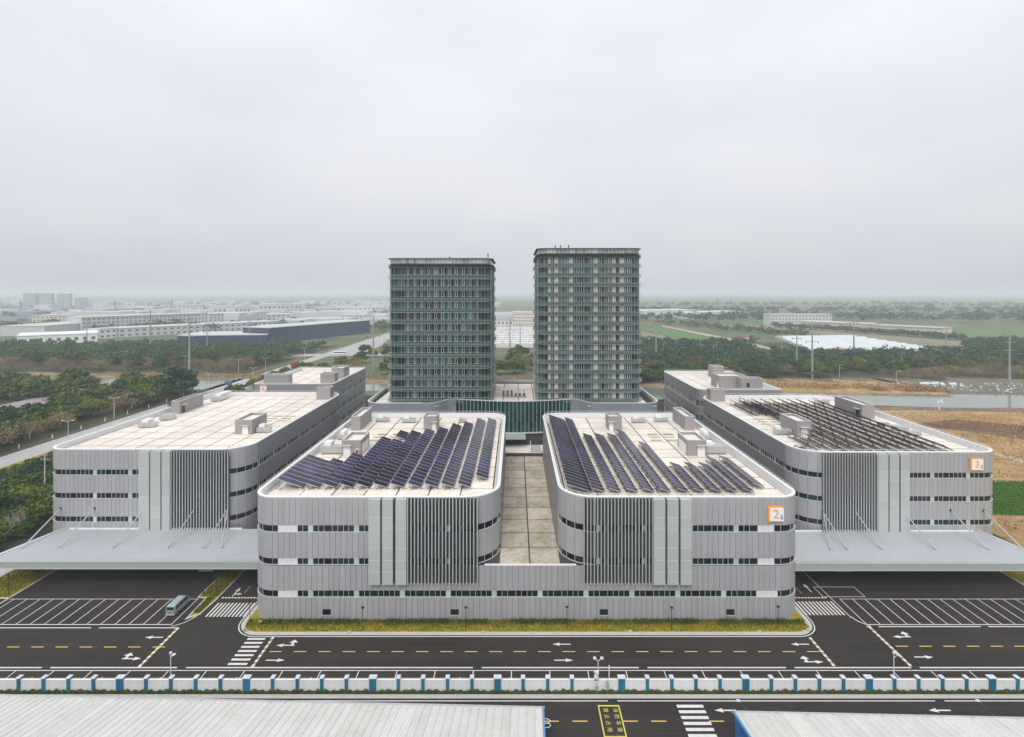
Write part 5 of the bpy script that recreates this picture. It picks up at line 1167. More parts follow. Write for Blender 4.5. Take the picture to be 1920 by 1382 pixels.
def boxcar(name, label, cat, cx, cy, Lh, Wd, Ht, m, cab=None, group=None):
    e = empty(name, (cx, cy, 0), label, cat, group)
    MB().box(cx - Wd / 2, cx + Wd / 2, cy - Lh / 2, cy + Lh / 2, 0.45, Ht).build('body', m, e)
    for s in (-1, 1):
        MB().box(cx + s * (Wd / 2 + 0.005) - 0.01, cx + s * (Wd / 2 + 0.005) + 0.01, cy - Lh / 2 + 0.4, cy + Lh / 2 - 0.4, Ht * 0.5, Ht * 0.82).build('side_glass', M_GLASS, e) if cat == 'bus' else None
        for y in (-Lh * 0.32, Lh * 0.32): wheel(e, cx + s * (Wd / 2 - 0.15), cy + y, 0.48, 0.3)
    MB().box(cx - Wd / 2 + 0.15, cx + Wd / 2 - 0.15, cy - Lh / 2 - 0.02, cy - Lh / 2, Ht * 0.5, Ht * 0.82).build('windscreen', M_GLASS, e)
    return e
X, Y, _ = px(552, 687); e = boxcar('red_lorry', 'bright red lorry driving on the highway beyond the rear left factory', 'lorry', -178.3, 428, 3.2, 2.5, 3.2, M_RED); MB().box(-179.5, -177.1, 430.4, 437, 0.9, 4.0).build('load', M_RED, e); MB().box(-179.0, -177.6, 429.2, 430.0, 3.2, 3.8).build('roof_spoiler', M_RED, e)
o = boxcar('city_bus', 'white bus crossing the junction on the highway', 'bus', -169, 514, 2.6, 11.5, 3.2, M_SIGNW)
def car(label, cx, cy, m, rz=0):
    e = empty('road_car', (cx, cy, 0), label, 'car', 'cars on the highway'); pr = [(-2.2, 0.3), (-2.2, 0.85), (-1.6, 0.95), (-1.1, 1.42), (0.5, 1.45), (1.2, 0.95), (2.1, 0.85), (2.2, 0.35)]; n = len(pr)
    mb = MB(); vs = [(cx + s * (0.86 if z < 1 else 0.68), cy + y, z) for s in (-1, 1) for y, z in pr]; mb.add(vs, [tuple(range(n)), tuple(range(2 * n - 1, n - 1, -1))] + [(i, n + i, n + (i + 1) % n, (i + 1) % n) for i in range(n)]); mb.build('body', m, e)
    MB().add([(cx + x, cy + y - 0.02, z + 0.02) for x, y, z in ((-0.74, -1.6, 0.98), (0.74, -1.6, 0.98), (0.64, -1.15, 1.38), (-0.64, -1.15, 1.38))], [(0, 1, 2, 3)]).build('rear_glass', M_GLASS, e)
    for s in (-1, 1):
        for y in (-1.35, 1.35): wheel(e, cx + s * 0.78, cy + y, 0.32, 0.2)
car('white car on the highway beside the rear left factory hedge', -178.2, 345, M_SIGNW); car('orange car on the highway just behind the blue sign', -179.0, 368, M_ORANGE); car('white car on the highway far beyond the bus', -183, 560, M_SIGNW)
X = -196; o = empty('direction_sign', (-177, 330, 0), 'small blue road sign at the highway edge behind the left factory', 'sign'); MB().box(-177.1, -176.9, 330, 330.2, 0, 5.0).build('post', M_LAMPW, o); MB().box(-179.2, -175.2, 329.8, 330.0, 2.6, 5.0).build('board', mat('road_sign_blue', (0.01, 0.17, 0.38), 0.5), o)

# =====================================================================================  TREES
def crown_pts(rs, nclump, per, flat=0.72, spread=0.22):
    pts = []
    for _ in range(nclump):
        th_ = rs.rand() * 2 * math.pi; u = rs.uniform(-0.35, 1.0); rr = (0.62 + 0.38 * rs.rand()) if rs.rand() < 0.8 else rs.rand() * 0.6
        q = math.sqrt(max(0, 1 - u * u)); c = np.array([rr * q * math.cos(th_), rr * q * math.sin(th_), rr * u * flat])
        p = rs.randn(per, 3) * spread * np.array([1, 1, 0.6]); pts.append(c + p)
    return np.concatenate(pts)
protos = {}
for kd, m, ncl, per, size, spr, up in (('green', LEAF_G, 46, 42, 0.11, 0.15, 0.45), ('deep', LEAF_D, 46, 42, 0.11, 0.15, 0.45), ('bare', LEAF_B, 40, 26, 0.05, 0.20, 0.0)):
    protos[kd] = []
    for s in range(4):
        rs = np.random.RandomState(10 + s + 7 * len(kd)); pts = crown_pts(rs, ncl, per, 0.78 if s % 2 else 0.95, spr)
        pts[:, 0] *= 0.9 + 0.25 * rs.rand(); protos[kd].append(leafcloud('crown_leaves', pts, size, m, up=up, seed=s))
trunks = []
for mm in (M_BARK, M_LIME):
    mb = MB().tube((0, 0, 0), (0.03, 0, 0.55), 0.05, 0.035)
    for k in range(5):
        a_ = k * 1.26; mb.tube((0.03, 0, 0.45 + 0.02 * k), (0.45 * math.cos(a_), 0.45 * math.sin(a_), 1.0 + 0.1 * (k % 3)), 0.025, 0.01, 5)
    trunks.append(mb.mesh('trunk', mm))
TREES = []
def tree(x, y, r, kd, label, group, hfac=1.0, lime=False):
    ht = r * (0.72 + 0.22 * R.random()) * hfac
    e = empty('bare_tree' if kd == 'bare' else 'evergreen_tree', (x, y, 0), label, 'tree', group)
    c = inst('crown', R.choice(protos[kd]), e, (x, y, ht)); c.rotation_euler.z = R.uniform(0, 6.28); c.scale = (r, r * R.uniform(0.85, 1.1), r * R.uniform(0.8, 1.05))
    t = inst('trunk', trunks[1 if lime else 0], e, (x, y, 0)); t.scale = (r * 0.9, r * 0.9, ht * 1.15)
def ok(x, y, r, f=0.8): return all((x - a) ** 2 + (y - b) ** 2 > ((r + c) * f) ** 2 for a, b, c in TREES)
def plant(n, fx, fy, fr, kinds, label, group, f=0.75, test=None, lime=0.0):
    k = 0; t = 0
    while k < n and t < n * 60:
        t += 1; y = fy(); x = fx(y); r = fr()
        if test and not test(x, y): continue
        if -171 < x < -118 and y < 240:
            r = min(r, 60 * (1 + x / 175.6) / 2.0)
            if r < 0.9: continue
        if not ok(x, y, r, f): continue
        kd = kinds(x, y); TREES.append((x, y, r)); k += 1
        tree(x, y, r, kd, label % {'green': 'bright green evergreen', 'deep': 'dark green evergreen', 'bare': 'bare brown'}[kd], group, lime=R.random() < lime)
kz = lambda p: (lambda x, y: 'bare' if R.random() < p else R.choice(['green', 'green', 'deep']))
# belt between the left factory and the highway
plant(74, lambda y: R.uniform(-0.99 * y - 6, -0.855 * y), lambda: R.uniform(118, 196), lambda: R.uniform(2.0, 4.6), lambda x, y: 'bare' if (y < 136 and R.random() < .25) else R.choice(['green', 'green', 'deep']), '%s tree in the belt between the left factory and the highway', 'trees beside the left factory', 0.55, lambda x, y: -170.5 < x < -119.5)
# wood left of the highway
plant(84, lambda y: R.uniform(-1.0 * y - 6, -196), lambda: R.uniform(192, 330), lambda: R.uniform(3.4, 7.6), lambda x, y: 'bare' if x > -203 and R.random() < .55 else R.choice(['green', 'deep', 'green']), '%s tree in the wood left of the highway, this side of the canal', 'wood left of the highway', 0.58, lambda x, y: not (-285 < x < -226 and 238 < y < 292) , 0.12)
tree(-196 + 7, 300, 9.2, 'deep', 'big rounded dark green tree standing alone beside the highway and canal', 'lone tree')
# far bank belts
plant(78, lambda y: R.uniform(-1.0 * y, -200), lambda: R.uniform(398, 500), lambda: R.uniform(4.6, 6.6), lambda x, y: 'bare' if y < 432 and R.random() < .8 else R.choice(['green', 'deep', 'deep']), '%s tree on the far side of the canal, left of the highway', 'wood across the canal on the left', 0.62, lambda x, y: not (484 < y < 528))
plant(16, lambda y: R.uniform(-150, -88), lambda: R.uniform(380, 560), lambda: R.uniform(4.5, 6.5), kz(0.3), '%s tree across the canal just left of the office tower', 'trees left of the office tower', 0.62)
plant(10, lambda y: R.uniform(-24, 24), lambda: R.uniform(385, 480), lambda: R.uniform(5.5, 8), kz(0.35), '%s tree across the canal seen between the two towers', 'trees between the towers', 0.6)
plant(84, lambda y: R.uniform(92, 0.98 * y), lambda: R.uniform(362, 440), lambda: R.uniform(4.4, 6.2), lambda x, y: 'bare' if (x > 250 and y < 385) or R.random() < 0.08 else R.choice(['green', 'deep', 'deep']), '%s tree in the wood across the canal on the right', 'wood across the canal on the right', 0.62, lambda x, y: not (165 < x < 262 and y < 372))
plant(6, lambda y: R.uniform(83, 100), lambda: R.uniform(345, 366), lambda: R.uniform(5, 7), kz(0), '%s tree beside the little white house on the far bank', 'trees by the white house', 0.5)
# hedge belt between highway and rear left factory
plant(18, lambda y: R.uniform(-170, -158), lambda: R.uniform(250, 420), lambda: R.uniform(3.0, 4.4), kz(0.1), '%s tree along the highway behind the rear left factory', 'roadside trees', 0.55)
# far woods as one mass each
def far_wood(name, label, spots, r, m=LEAF_F, per=110):
    pts = []
    rs = np.random.RandomState(len(name) + len(spots))
    for x, y, s in spots:
        p = crown_pts(rs, 9, per // 9, 0.8, 0.22) * np.array([r * s, r * s, r * s * 0.9]) + np.array([x, y, r * s * 0.75]); pts.append(p)
    leafcloud(name, np.concatenate(pts), r * 0.17, m, up=0.5, seed=4, label=label, cat='wood', kind='stuff')
def scatter(n, fx, fy): return [(fx(y), y, R.uniform(0.7, 1.3)) for y in [fy() for _ in range(n)]]
far_wood('far_treeline', 'far hazy line of woods on the right horizon', scatter(420, lambda y: R.uniform(0.24 * y, 1.0 * y), lambda: R.choice([R.uniform(1050, 1250), R.uniform(1500, 1750), R.uniform(2200, 2500)])), 11)
far_wood('roadside_treeline', 'dark trees along the lane beyond the right wood', [(px(1240 + 4.4 * k, 606.5 + 0.42 * k + R.uniform(-1, 3))[0], px(1240 + 4.4 * k, 606.5 + 0.42 * k)[1], R.uniform(0.6, 1.1)) for k in range(62)], 7)
far_wood('school_treeline', 'trees along the foot of the long cream buildings', [(px(1445 + 3.5 * k, 612 + 0.24 * k + R.uniform(-0.5, 1.5))[0], px(1445 + 3.5 * k, 612 + 0.24 * k + 1)[1] - 8, R.uniform(0.6, 1.0)) for k in range(100)], 7)
far_wood('deep_wood', 'rear part of the wood across the canal on the right', [q for q in scatter(860, lambda y: R.uniform(0.21 * y, 1.0 * y), lambda: R.uniform(425, 620)) if not (q[1] > 512 and 0.45 * q[1] < q[0] < 0.84 * q[1])], 5.4, per=150)
far_wood('left_deep_wood', 'rear part of the wood across the canal on the left', scatter(460, lambda y: R.uniform(-1.0 * y, -205), lambda: R.uniform(440, 585)), 5.6, per=150)
rs = np.random.RandomState(21); mb = MB()
for k in range(130):
    y = rs.uniform(950, 3000); x = rs.uniform(-1.0, -0.06) * y; w_, d_, h_ = rs.uniform(25, 110), rs.uniform(20, 60), rs.uniform(6, 22); mb.box(x, x + w_, y, y + d_, 0, h_)
tag(mb.build('far_town', M_FARW), 'pale hazy mass of distant works and houses towards the left horizon', 'town', kind='stuff')
mb = MB()
for k in range(45):
    y = rs.uniform(800, 2200); x = rs.uniform(-1.0, -0.28) * y; w_, d_ = rs.uniform(40, 140), rs.uniform(25, 60); mb.box(x, x + w_, y, y + d_, 0, rs.uniform(6, 12))
tag(mb.build('far_blue_sheds', mat('blue_grey_sheds', (0.22, 0.30, 0.40), 0.6)), 'hazy blue grey shed roofs among the distant works on the left', 'sheds', kind='stuff')
far_wood('left_far_treeline', 'far hazy line of trees among the works on the left', scatter(260, lambda y: R.uniform(-1.0 * y, -0.1 * y), lambda: R.choice([R.uniform(780, 900), R.uniform(1200, 1500), R.uniform(2000, 2600)])), 9)
# dry scrub by the canal
rs = np.random.RandomState(8); n = 9000
X = rs.uniform(95, 330, n); Y = 277 - 0.03 * (X - 150) - rs.rand(n) * 6; leafcloud('reed_scrub', np.stack([X, Y, rs.rand(n) * 0.9], 1), 0.16, LEAF_B, up=-0.2, label='brown dry reeds along the near canal edge', cat='reeds', kind='stuff')
t = rs.rand(n); X = 160 + 140 * t + rs.randn(n) * 7; Y = 246 - 26 * t + rs.randn(n) * 4.5; leafcloud('wasteland_scrub', np.stack([X, Y, rs.rand(n) ** 2 * 0.7], 1), 0.13, LEAF_B, up=-0.2, label='dry brown scrub on the wasteland right of the factory', cat='scrub', kind='stuff')
rs = np.random.RandomState(31); n = 42000; X = rs.uniform(116, 330, n); Y = 130 + 140 * rs.rand(n); k_ = np.sin(X * 0.13 + 2 * np.sin(Y * 0.07)) + np.sin(Y * 0.19 + X * 0.05) + rs.randn(n) * 0.8 > 0.1
k_ &= ~((Y > 141) & (Y < 172)); X = X[k_]; Y = Y[k_]
leafcloud('dry_grass', np.stack([X, Y, rs.rand(len(X)) ** 2 * 0.6], 1), 0.34, mat('straw', (0.42, 0.27, 0.12), 0.95, spec=0.1, noise=[(0.08, 0.9, (0.22, 0.14, 0.07)), (0.5, 0.6, (0.52, 0.38, 0.2))], coords='World'), up=0.2, label='tussocks of straw coloured grass on the wasteland at the right', cat='grass', kind='stuff')
n = 16000; A_ = np.array([px(1846, 903)[:2], px(2090, 908)[:2], px(2090, 969)[:2], px(1836, 964)[:2]]); u_, v_ = rs.rand(n), rs.rand(n) * 1.06 - 0.03
Q = A_[0] * ((1 - u_) * (1 - v_))[:, None] + A_[1] * (u_ * (1 - v_))[:, None] + A_[2] * (u_ * v_)[:, None] + A_[3] * ((1 - u_) * v_)[:, None]
leafcloud('crop_leaves', np.concatenate([Q, 0.03 + rs.rand(n, 1) * 0.35], 1), 0.16, mat('crop_leaf', (0.055, 0.15, 0.018), 0.9, spec=0.15, noise=[(0.25, 0.8, (0.10, 0.20, 0.03)), (1.2, 0.5, (0.03, 0.09, 0.012))], coords='World'), up=0.3, label='leafy green crop in the strip field right of the factory', cat='crop', kind='stuff')
n = 15000; X = 108 + 150 * rs.rand(n); Y = 334 - 0.13 * (X - 110) + np.abs(rs.randn(n)) * 13
leafcloud('bank_reeds', np.stack([X, Y, 1.0 + rs.rand(n) ** 2 * 1.6], 1), 0.42, mat('rust_reeds', (0.34, 0.21, 0.10), 0.95, spec=0.1, noise=[(0.06, 0.9, (0.16, 0.11, 0.065)), (0.3, 0.6, (0.44, 0.31, 0.16))], coords='World'), up=-0.1, label='rough orange brown reeds on the far right canal bank', cat='reeds', kind='stuff')
n = 9000; X = -300 + 400 * rs.rand(n); Y = 366 - 0.09 * (X + 100) * (X < -95) - 0.04 * (X + 95) * (X > -95) + np.abs(rs.randn(n)) * 7 - 4
leafcloud('left_bank_scrub', np.stack([X, Y, 1.0 + rs.rand(n) ** 2 * 1.3], 1), 0.4, MATS['rust_reeds'], up=-0.1, label='brown scrub on the far canal bank behind the towers and to their left', cat='scrub', kind='stuff')
# fallen bare branch by the left canopy
mb = MB()
def br(p, d, l, r_, k):
    q = p + d * l; mb.tube(p, q, r_, r_ * 0.7, 4)
    if k:
        for _ in range(3): br(q - d * l * R.random() * 0.4, (d + Vector((R.uniform(-.7, .7), R.uniform(-.5, .5), R.uniform(-.25, .5)))).normalized(), l * 0.72, r_ * 0.62, k - 1)
for k in range(3): br(Vector((-122 + k, 127 + 1.5 * k, 1.5)), Vector((0.3 - 0.5 * k, 0.3, 0.6)).normalized(), 2.6, 0.1, 3)
tag(mb.build('dead_tree', mat('grey_dead_wood', (0.30, 0.27, 0.24), 0.9)), 'leafless grey branching shrub above the left canopy corner', 'tree')

# =====================================================================================  PYLONS, ROAD LAMPS
def pylon(x, yb, yt, label, arms=3, group='power poles'):
    X, Y, _ = px(x, yb); hgt = H - (yt - VY) * Y / 1000; e = empty('power_pole', (X, Y, 0), label, 'power pole', group)
    MB().tube((X, Y, 0), (X, Y, hgt), hgt * 0.022, hgt * 0.009, 8).build('pole', M_POLE, e)
    for k in range(arms):
        z = hgt * (0.93 - 0.14 * k); wv = hgt * 0.11
        a_ = MB().bar((X - wv, Y, z), (X + wv, Y, z), 0.35, 0.35).build('cross_arm', M_POLE, e); mi = MB()
        for s in (-1, 1): mi.tube((X + s * wv, Y, z), (X + s * wv, Y, z - hgt * 0.035), 0.2, n=5)
        mi.build('insulators', M_DARK, a_)
PY = [(282, 660, 580, 'tall pale steel power pole in front of the long grey works'), (355, 702, 592, 'tallest pale power pole at the canal edge on the left'), (388, 660, 605, 'thin power pole in front of the navy building'), (468, 645, 600, 'small power pole beside the low navy roof'), (163, 645, 597, 'power pole by the white workshop'), (700, 695, 594, 'pale power pole just left of the office tower'), (1230, 672, 596, 'wide armed power pole right of the apartment tower'), (1494, 697, 618, 'pale power pole in the right wood, left of a pair'), (1523, 710, 603, 'pale power pole at the bank, right of a pair'), (1601, 665, 589, 'tall power pole in front of the white greenhouses'), (1893, 725, 620, 'pale power pole at the far right'), (1774, 655, 612, 'distant power pole at the end of the cream buildings'), (1466, 660, 617, 'thin distant power pole in front of the greenhouses'), (956, 660, 596, 'power pole seen between the towers, left one'), (975.5, 655, 607, 'power pole seen between the towers, right one')]
for i, q in enumerate(PY): pylon(*q)
for x, yb, yt, l in ((38, 592, 563, 'hazy mast at the far left horizon'), (216, 590, 564, 'hazy mast above the grey works'), (322, 588, 562, 'second hazy mast above the grey works'), (1345, 580, 558, 'hazy tall mast on the right horizon, left of two'), (1369.5, 580, 561, 'hazy tall mast on the right horizon, right of two')):
    X, Y, _ = px(x, yb); o = MB().tube((X, Y, 0), (X, Y, H - (yt - VY) * Y / 1000), 2.2, 1.4, 6).tube((X, Y, (H - (yt - VY) * Y / 1000) * 0.8), (X, Y, (H - (yt - VY) * Y / 1000) * 0.83), 4, 4, 6).build('distant_mast', M_POLE); tag(o, l, 'mast')
def hlamp(X, Y, label, hgt=10, dbl=True):
    e = empty('highway_lamp', (X, Y, 0), label, 'street lamp', 'highway lamps'); MB().tube((X, Y, 0), (X, Y, hgt), 0.13, 0.08).build('pole', M_LAMPW, e)
    for s in ((-1, 1) if dbl else (1,)): MB().tube((X, Y, hgt - 0.2), (X + s * 1.8, Y, hgt + 0.25), 0.07).build('arm', M_LAMPW, e); MB().box(X + s * 2.1 - 0.45, X + s * 2.1 + 0.45, Y - 0.18, Y + 0.18, hgt + 0.18, hgt + 0.34).build('lamp_head', M_LAMPW, e)
for k, (X, Y) in enumerate(((-189.5, 252), (-173.5, 207), (-189.5, 330), (-173, 352), (-173, 470), (-189.5, 405), (-189.5, 480), (-150, 560), (-205, 395), (-260, 420), (-330, 450))): hlamp(X, Y, 'white double arm lamp along the highway, %s by distance' % ORD[k])
for k, (x, yb, hh) in enumerate(((1244, 672, 14), (1338, 674, 13), (1343, 666, 12), (1384, 672, 10), (1427, 665, 10), (1574, 708, 9), (1681, 722, 9), (1690, 690, 12), (1803, 680, 12), (1881, 765, 8.5))):
    X, Y, _ = px(x, yb); hlamp(X, Y, 'thin pale lamp pole in or before the right hand wood, %s from the left' % ORD[k], hh, False)
# electricity pole beside the left factory
e = empty('utility_pole', (-136.5, 155, 0), 'concrete utility pole with two cross arms in the trees beside the left factory', 'power pole'); Xp, Yp, Zt = pd(84, 155), 155, H - (852 - VY) * 0.155
e.location = (Xp, Yp, 0); WL[e.name] = Vector((Xp, Yp, 0))
MB().tube((Xp, Yp, 0), (Xp, Yp, Zt), 0.2, 0.14).build('pole', M_KERB, e)
for z, wv in ((Zt - 0.2, 0.8), (Zt - 1.4, 1.3)): MB().bar((Xp - wv, Yp, z), (Xp + wv, Yp, z), 0.12, 0.12).build('cross_arm', M_KERB, e)
# whitewashed bollards along the highway verge
wbm = MB().tube((0, 0, 0), (0, 0, 1.5), 0.22, 0.16, 6).tube((0, 0, 1.5), (0, 0, 1.8), 0.16, 0.05, 6).mesh('verge_post', M_LIME)
for k in range(14): o = inst('verge_post', wbm, None, (-190 - R.random(), 190 + 14.5 * k, 0)); tag(o, 'short white post in the dark verge left of the highway', 'post', 'white verge posts')

# small white house on the far bank, shanty and rubbish on the right bank
def house(name, label, x0, x1, yb, yt, dep, m, rows=2, cols=3, cat='building', roofm=None):
    Xa, Y, _ = px(x0, yb); Xb = pd(x1, Y); hgt = H - (yt - VY) * Y / 1000; e = empty(name, ((Xa + Xb) / 2, Y, 0), label, cat)
    MB().box(Xa, Xb, Y, Y + dep, 0, hgt).build('wall', m, e); MB().box(Xa - 0.3, Xb + 0.3, Y - 0.3, Y + dep + 0.3, hgt, hgt + 0.03 * hgt + 0.2).build('roof', roofm or M_FARR, e)
    wv, hv = (Xb - Xa) / cols, hgt / rows; me = MB().box(-wv * 0.28, wv * 0.28, -0.05, 0.05, 0, hv * 0.42).mesh('window', M_FWIN)
    for i in range(cols):
        for j in range(rows): inst('window', me, e, (Xa + wv * (i + .5), Y - 0.05, hv * (j + 0.33)))
    return e
house('bank_house', 'tiny two storey white house on the far canal bank by the apartment tower', 1227, 1242, 716, 697, 6, M_SIGNW, 2, 2)
for k, (x0, x1, yb, yt, m, l) in enumerate(((1727, 1746, 727, 718, M_FILM, 'long white tarpaulin shack on the rubbish bank'), (1748, 1763, 727, 717.5, M_FILM, 'white tarpaulin shack right of the longest one'), (1766, 1773, 728, 719, M_FARW, 'grey lean-to behind the yellow sheet'), (1783, 1796, 727, 719, M_FILM, 'white shack at the right of the rubbish bank'), (1803, 1811, 728, 723, M_FARW, 'small grey shack at the end of the rubbish bank'))):
    Xa, Y, _ = px(x0, yb); Xb = pd(x1, Y); hgt = H - (yt - VY) * Y / 1000 ; e = empty('shanty', ((Xa + Xb) / 2, Y, 0), l, 'shack')
    MB().box(Xa + 0.3, Xb - 0.3, Y + 0.3, Y + 4, 0, hgt * 0.75).build('wall', M_FARW, e)
    MB().add([(Xa, Y, hgt * 0.7), (Xb, Y, hgt * 0.8), (Xb, Y + 2.2, hgt * 1.1), (Xa, Y + 2.2, hgt), (Xa, Y + 4.6, hgt * 0.75), (Xb, Y + 4.6, hgt * 0.7)], [(0, 1, 2, 3), (3, 2, 5, 4)]).build('tarpaulin', m, e)
X, Y, _ = px(1769, 727.5); tag(MB().add([(X - 1.1, Y - 0.6, 0.9), (X + 1.1, Y - 0.6, 0.9), (X + 1.1, Y - 0.1, 2.1), (X - 1.1, Y - 0.1, 2.1), (X - 1.1, Y, 0.9), (X + 1.1, Y, 0.9)], [(0, 1, 2, 3), (4, 3, 2, 5)]).build('yellow_sheet', mat('lime_sheet', (0.55, 0.62, 0.05), 0.6)), 'lime yellow sheet hanging on the rubbish bank shacks', 'sheet')
rs = np.random.RandomState(2); n = 420; xx = rs.uniform(240, 400, n); yy = rs.uniform(314, 346, n) - (xx - 280) * 0.03
leafcloud('rubbish', np.stack([xx, yy, 1.1 + rs.rand(n) * 0.4], 1), 0.75, M_FILM, up=1.5, label='scattered white rubbish along the right far bank', cat='rubbish', kind='stuff')
X, Y, _ = px(1761, 768); e = empty('floodlight_mast', (X, Y, 0), 'white cluster of lamps on a short mast at the canal edge', 'floodlight')
MB().tube((X, Y, 0), (X, Y, 4.2), 0.22).build('mast', M_LAMPW, e)
for dx, dz in ((-0.9, 3.9), (0.5, 4.6), (1.2, 3.8), (-0.3, 0.6)): MB().tube((X + dx, Y - 0.3, dz), (X + dx + 0.1, Y - 0.5, dz + 0.1), 0.55, 0.5, 10).build('lamp_head', M_SIGNW, e)
house('canal_shed', 'grey roofed shed with a blue and white wall among the trees at far left', -40, 72, 776, 770, 34, mat('pale_blue_wall', (0.40, 0.50, 0.62), 0.7), 1, 9, roofm=mat('dull_pink_roof', (0.30, 0.26, 0.26), 0.8))

# =====================================================================================  FAR BUILDINGS
def far_block(name, label, pa, pb, yt, dep, m, rows, cols, roofm=M_FARR, winm=M_FWIN, group=None):
    """long block whose visible face runs from ground pixel pa to ground pixel pb"""
    A = Vector(px(*pa)); B = Vector(px(*pb)); d = (B - A); ln = d.length; d.normalize(); nrm = Vector((-d.y, d.x, 0))
    if nrm.y < 0: nrm = -nrm
    hgt = H - (yt - VY) * A.y / 1000; e = empty(name, tuple(A), label, 'building', group); rz = math.atan2(d.y, d.x)
    pts = [A, B, B + nrm * dep, A + nrm * dep]
    MB().quadbox([(p.x, p.y) for p in pts], 0, hgt).build('wall', m, e)
    c0 = [A - d * 0.6 - nrm * 0.6, B + d * 0.6 - nrm * 0.6, B + d * 0.6 + nrm * (dep + .6), A - d * 0.6 + nrm * (dep + .6)]
    MB().quadbox([(p.x, p.y) for p in c0], hgt, hgt + 0.9).build('roof', roofm, e)
    if rows:
        wv, hv = ln / cols, hgt / rows; me = MB().box(-wv * 0.22, wv * 0.22, -0.12, 0.12, 0, hv * 0.36).mesh('window', winm)
        for i in range(cols):
            for j in range(rows): p = A + d * (wv * (i + .5)); inst('window', me, e, (p.x - nrm.x * 0.1, p.y - nrm.y * 0.1, hv * (j + 0.32)), rz=rz)
    return e
far_block('long_works', 'long grey four storey works with rows of small windows on the left', (153, 624), (390, 611), 595.5, 45, M_FARW, 4, 30)
far_block('long_works', 'farther end of the grey works, with smaller windows', (392, 608), (500, 603), 589, 60, M_FARW, 4, 16)
far_block('works_annex', 'low white factory row in front of the long grey works', (222, 633), (520, 616), 616.5, 40, M_FARW, 2, 26)
far_block('white_workshop', 'bright white workshop with windows along its side at far left', (32, 648), (183, 641), 631, 55, M_SIGNW, 1, 9, roofm=M_SIGNW)
far_block('white_house', 'small plain white block with two windows beside the workshop', (186, 636), (219, 633), 618, 22, M_SIGNW, 2, 3)
far_block('pale_sheds', 'row of pale sheds left of the grey works', (0, 630), (150, 617), 612, 60, M_FARW, 1, 8)
far_block('navy_hall', 'low dark navy hall with flat pale roof', (333, 648), (500, 646), 630, 55, M_NAVY, 0, 0)
far_block('navy_hall', 'taller dark navy hall running towards the office tower', (505, 645), (694, 624), 615.5, 42, M_NAVY, 0, 0)
far_block('navy_roof_block', 'dark plant room on the navy hall roof', (500, 630), (600, 624), 612, 30, M_NAVY, 0, 0)
for k, (x0, x1, yb, yt, dep) in enumerate(((43, 67, 577, 550.5, 12), (72, 97, 577, 550.5, 12), (107, 131, 577, 551, 12), (140, 161, 576, 558.5, 12))):
    far_block('tower_block', 'hazy tower block on the left horizon, %s from the left' % ORD[k], (x0, yb), (x1, yb), yt, dep, mat('hazy_block', (0.40, 0.42, 0.45), 0.9), 9, 5, group='hazy tower blocks')
FB = [(60, 140, 604, 592, M_FARC, 'long cream low works at far left'), (150, 260, 600, 587, M_FARC, 'cream works behind the long grey works'), (265, 400, 598, 583, M_FARC, 'wide cream works beyond the grey works'), (400, 450, 598, 577, M_FARW, 'pale stepped works in the haze'), (440, 470, 600, 576, M_FARW, 'narrow pale block in the haze'), (485, 560, 592, 571, M_FARW, 'wide pale hall with dark upper strip'), (500, 545, 602, 590, M_FARW, 'pale hall in front of the wide one'), (575, 640, 598, 586, M_FARW, 'blue grey low hall near the office tower'), (590, 720, 588, 577, M_FARW, 'long pale hall behind the navy halls'), (640, 722, 602, 592, M_FARC, 'low cream roof beside the office tower'), (0, 55, 592, 585, M_FARW, 'low grey hall at the extreme left'), (700, 760, 584, 574, M_FARW, 'hazy hall behind the office tower edge'), (300, 380, 584, 572, M_FARW, 'hazy pale hall near the horizon'), (170, 250, 583, 574, M_FARW, 'faint hall near the left horizon')]
for x0, x1, yb, yt, m, l in FB: far_block('distant_works', l, (x0, yb), (x1, yb - 1), yt, 60, m, 2, max(4, int((x1 - x0) / 8)))
far_block('pink_block', 'pinkish works with rows of windows seen between the towers', (962, 611), (1004, 611), 586.5, 50, M_FARC, 4, 9)
far_block('blue_roof_hall', 'low hall with a blue stripe seen between the towers', (924, 611), (962, 611), 600, 40, M_FARC, 1, 5, roofm=mat('soft_blue_roof', (0.30, 0.36, 0.50), 0.7))
far_block('school_block', 'white three storey school block in the right distance', (1446, 612), (1560, 612), 590, 30, M_FARW, 4, 18)
far_block('school_block', 'long cream school block, nearer half', (1503, 616), (1636, 622), 603, 30, M_FARC, 3, 22)
far_block('school_block', 'long cream school block, right half', (1638, 622.5), (1768, 630), 610, 30, M_FARC, 3, 22)
far_block('white_polytunnels', 'hazy white polytunnel roofs right of the apartment tower', (1205, 592), (1310, 590), 583, 90, M_FILM, 0, 0, roofm=M_FILM)
far_block('white_polytunnels', 'second hazy row of white roofs on the right', (1290, 598), (1390, 594), 587, 60, M_FILM, 0, 0, roofm=M_FILM)
far_block('red_roof_shed', 'dull red roofed shed behind the right wood', (1553, 668), (1590, 670), 657.5, 16, M_FARC, 0, 0, roofm=mat('dull_red_roof', (0.32, 0.09, 0.08), 0.8))
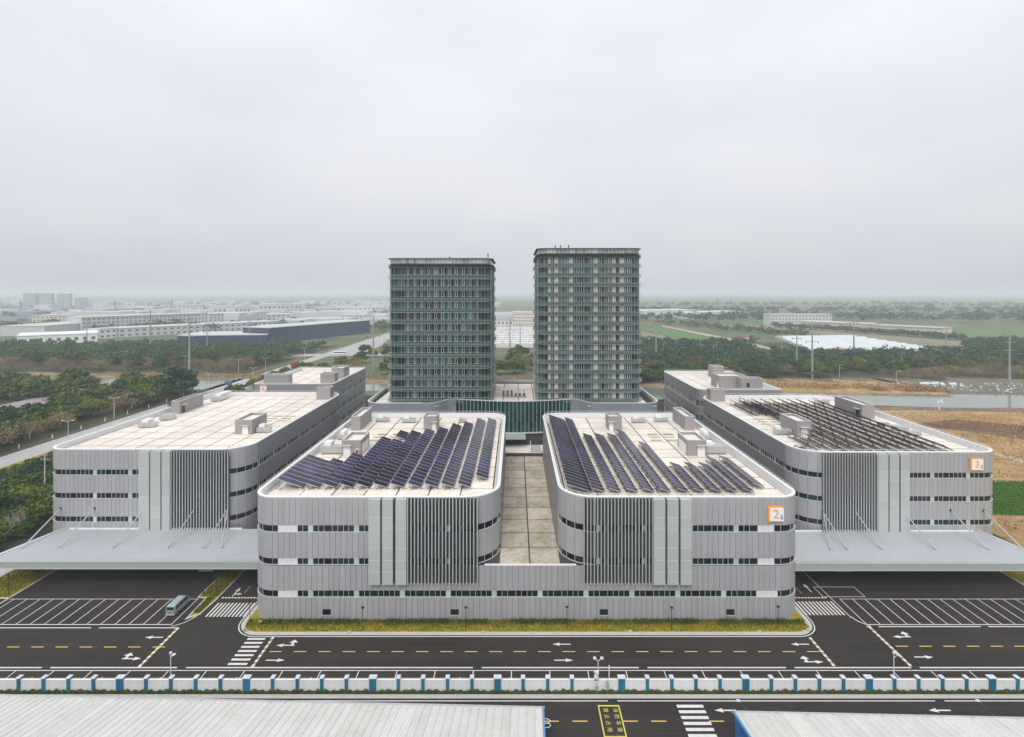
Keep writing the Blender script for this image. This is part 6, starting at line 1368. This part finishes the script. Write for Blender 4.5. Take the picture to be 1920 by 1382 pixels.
far_block('red_roof_shed', 'small red roof far beyond the right wood', (1388, 637), (1402, 638), 631, 14, M_FARC, 0, 0, roofm=MATS['dull_red_roof'])
# greenhouse rows
g0 = [(1455, 634), (1600, 632), (1776, 656), (1640, 667), (1575, 655)]
for k in range(9):
    t0 = k / 9; A = Vector(px(1458 + 6 * k, 634 + 2.6 * k)); B = Vector(px(1602 + 19 * k, 632.5 + 3.1 * k)); d = (B - A).normalized(); nn = Vector((-d.y, d.x, 0)); mb = MB(); vs = []
    for P_ in (A, B):
        for i in range(7): a_ = math.pi * i / 6; vs.append((P_.x + nn.x * 6.5 * math.cos(a_), P_.y + nn.y * 6.5 * math.cos(a_), 3.2 * math.sin(a_)))
    mb.add(vs, [(i, i + 1, 8 + i, 7 + i) for i in range(6)] + [tuple(range(6, -1, -1)), tuple(range(7, 14))]); o = mb.build('polytunnel', M_FILM); tag(o, 'long white film polytunnel in the field, %s from the back' % ORD[k], 'polytunnel', 'white polytunnels')
# cars parked in the lot between the towers
n = 700; rs = np.random.RandomState(9); mb = MB()
for k in range(n):
    x, y, _ = px(rs.uniform(922, 1004), rs.choice([616, 620, 624, 628, 632, 636, 640, 644]) + rs.uniform(-0.7, 0.7)); mb.box(x - 0.9, x + 0.9, y - 2.1, y + 2.1, 0.2, 0.9); mb.box(x - 0.7, x + 0.7, y - 1.2, y + 1.2, 0.9, 1.45)
o = mb.build('parked_cars', M_SIGNW); tag(o, 'mass of pale cars in the far lot between the towers', 'cars', kind='stuff')

# =====================================================================================  AIR
hz = MB().box(-13000, 13000, -200, 15500, -1.5, 82.0)
hm = bpy.data.materials.new('haze'); hm.use_nodes = True; n = hm.node_tree.nodes; l = hm.node_tree.links
n.remove(n['Principled BSDF']); pv = n.new('ShaderNodeVolumePrincipled'); pv.inputs['Color'].default_value = (0.90, 0.95, 1.0, 1); pv.inputs['Density'].default_value = 0.00024; pv.inputs['Anisotropy'].default_value = 0.0
l.new(pv.outputs['Volume'], n['Material Output'].inputs['Volume'])
o = hz.build('haze', hm); tag(o, 'thin pale haze over the whole plain', 'haze', kind='stuff')
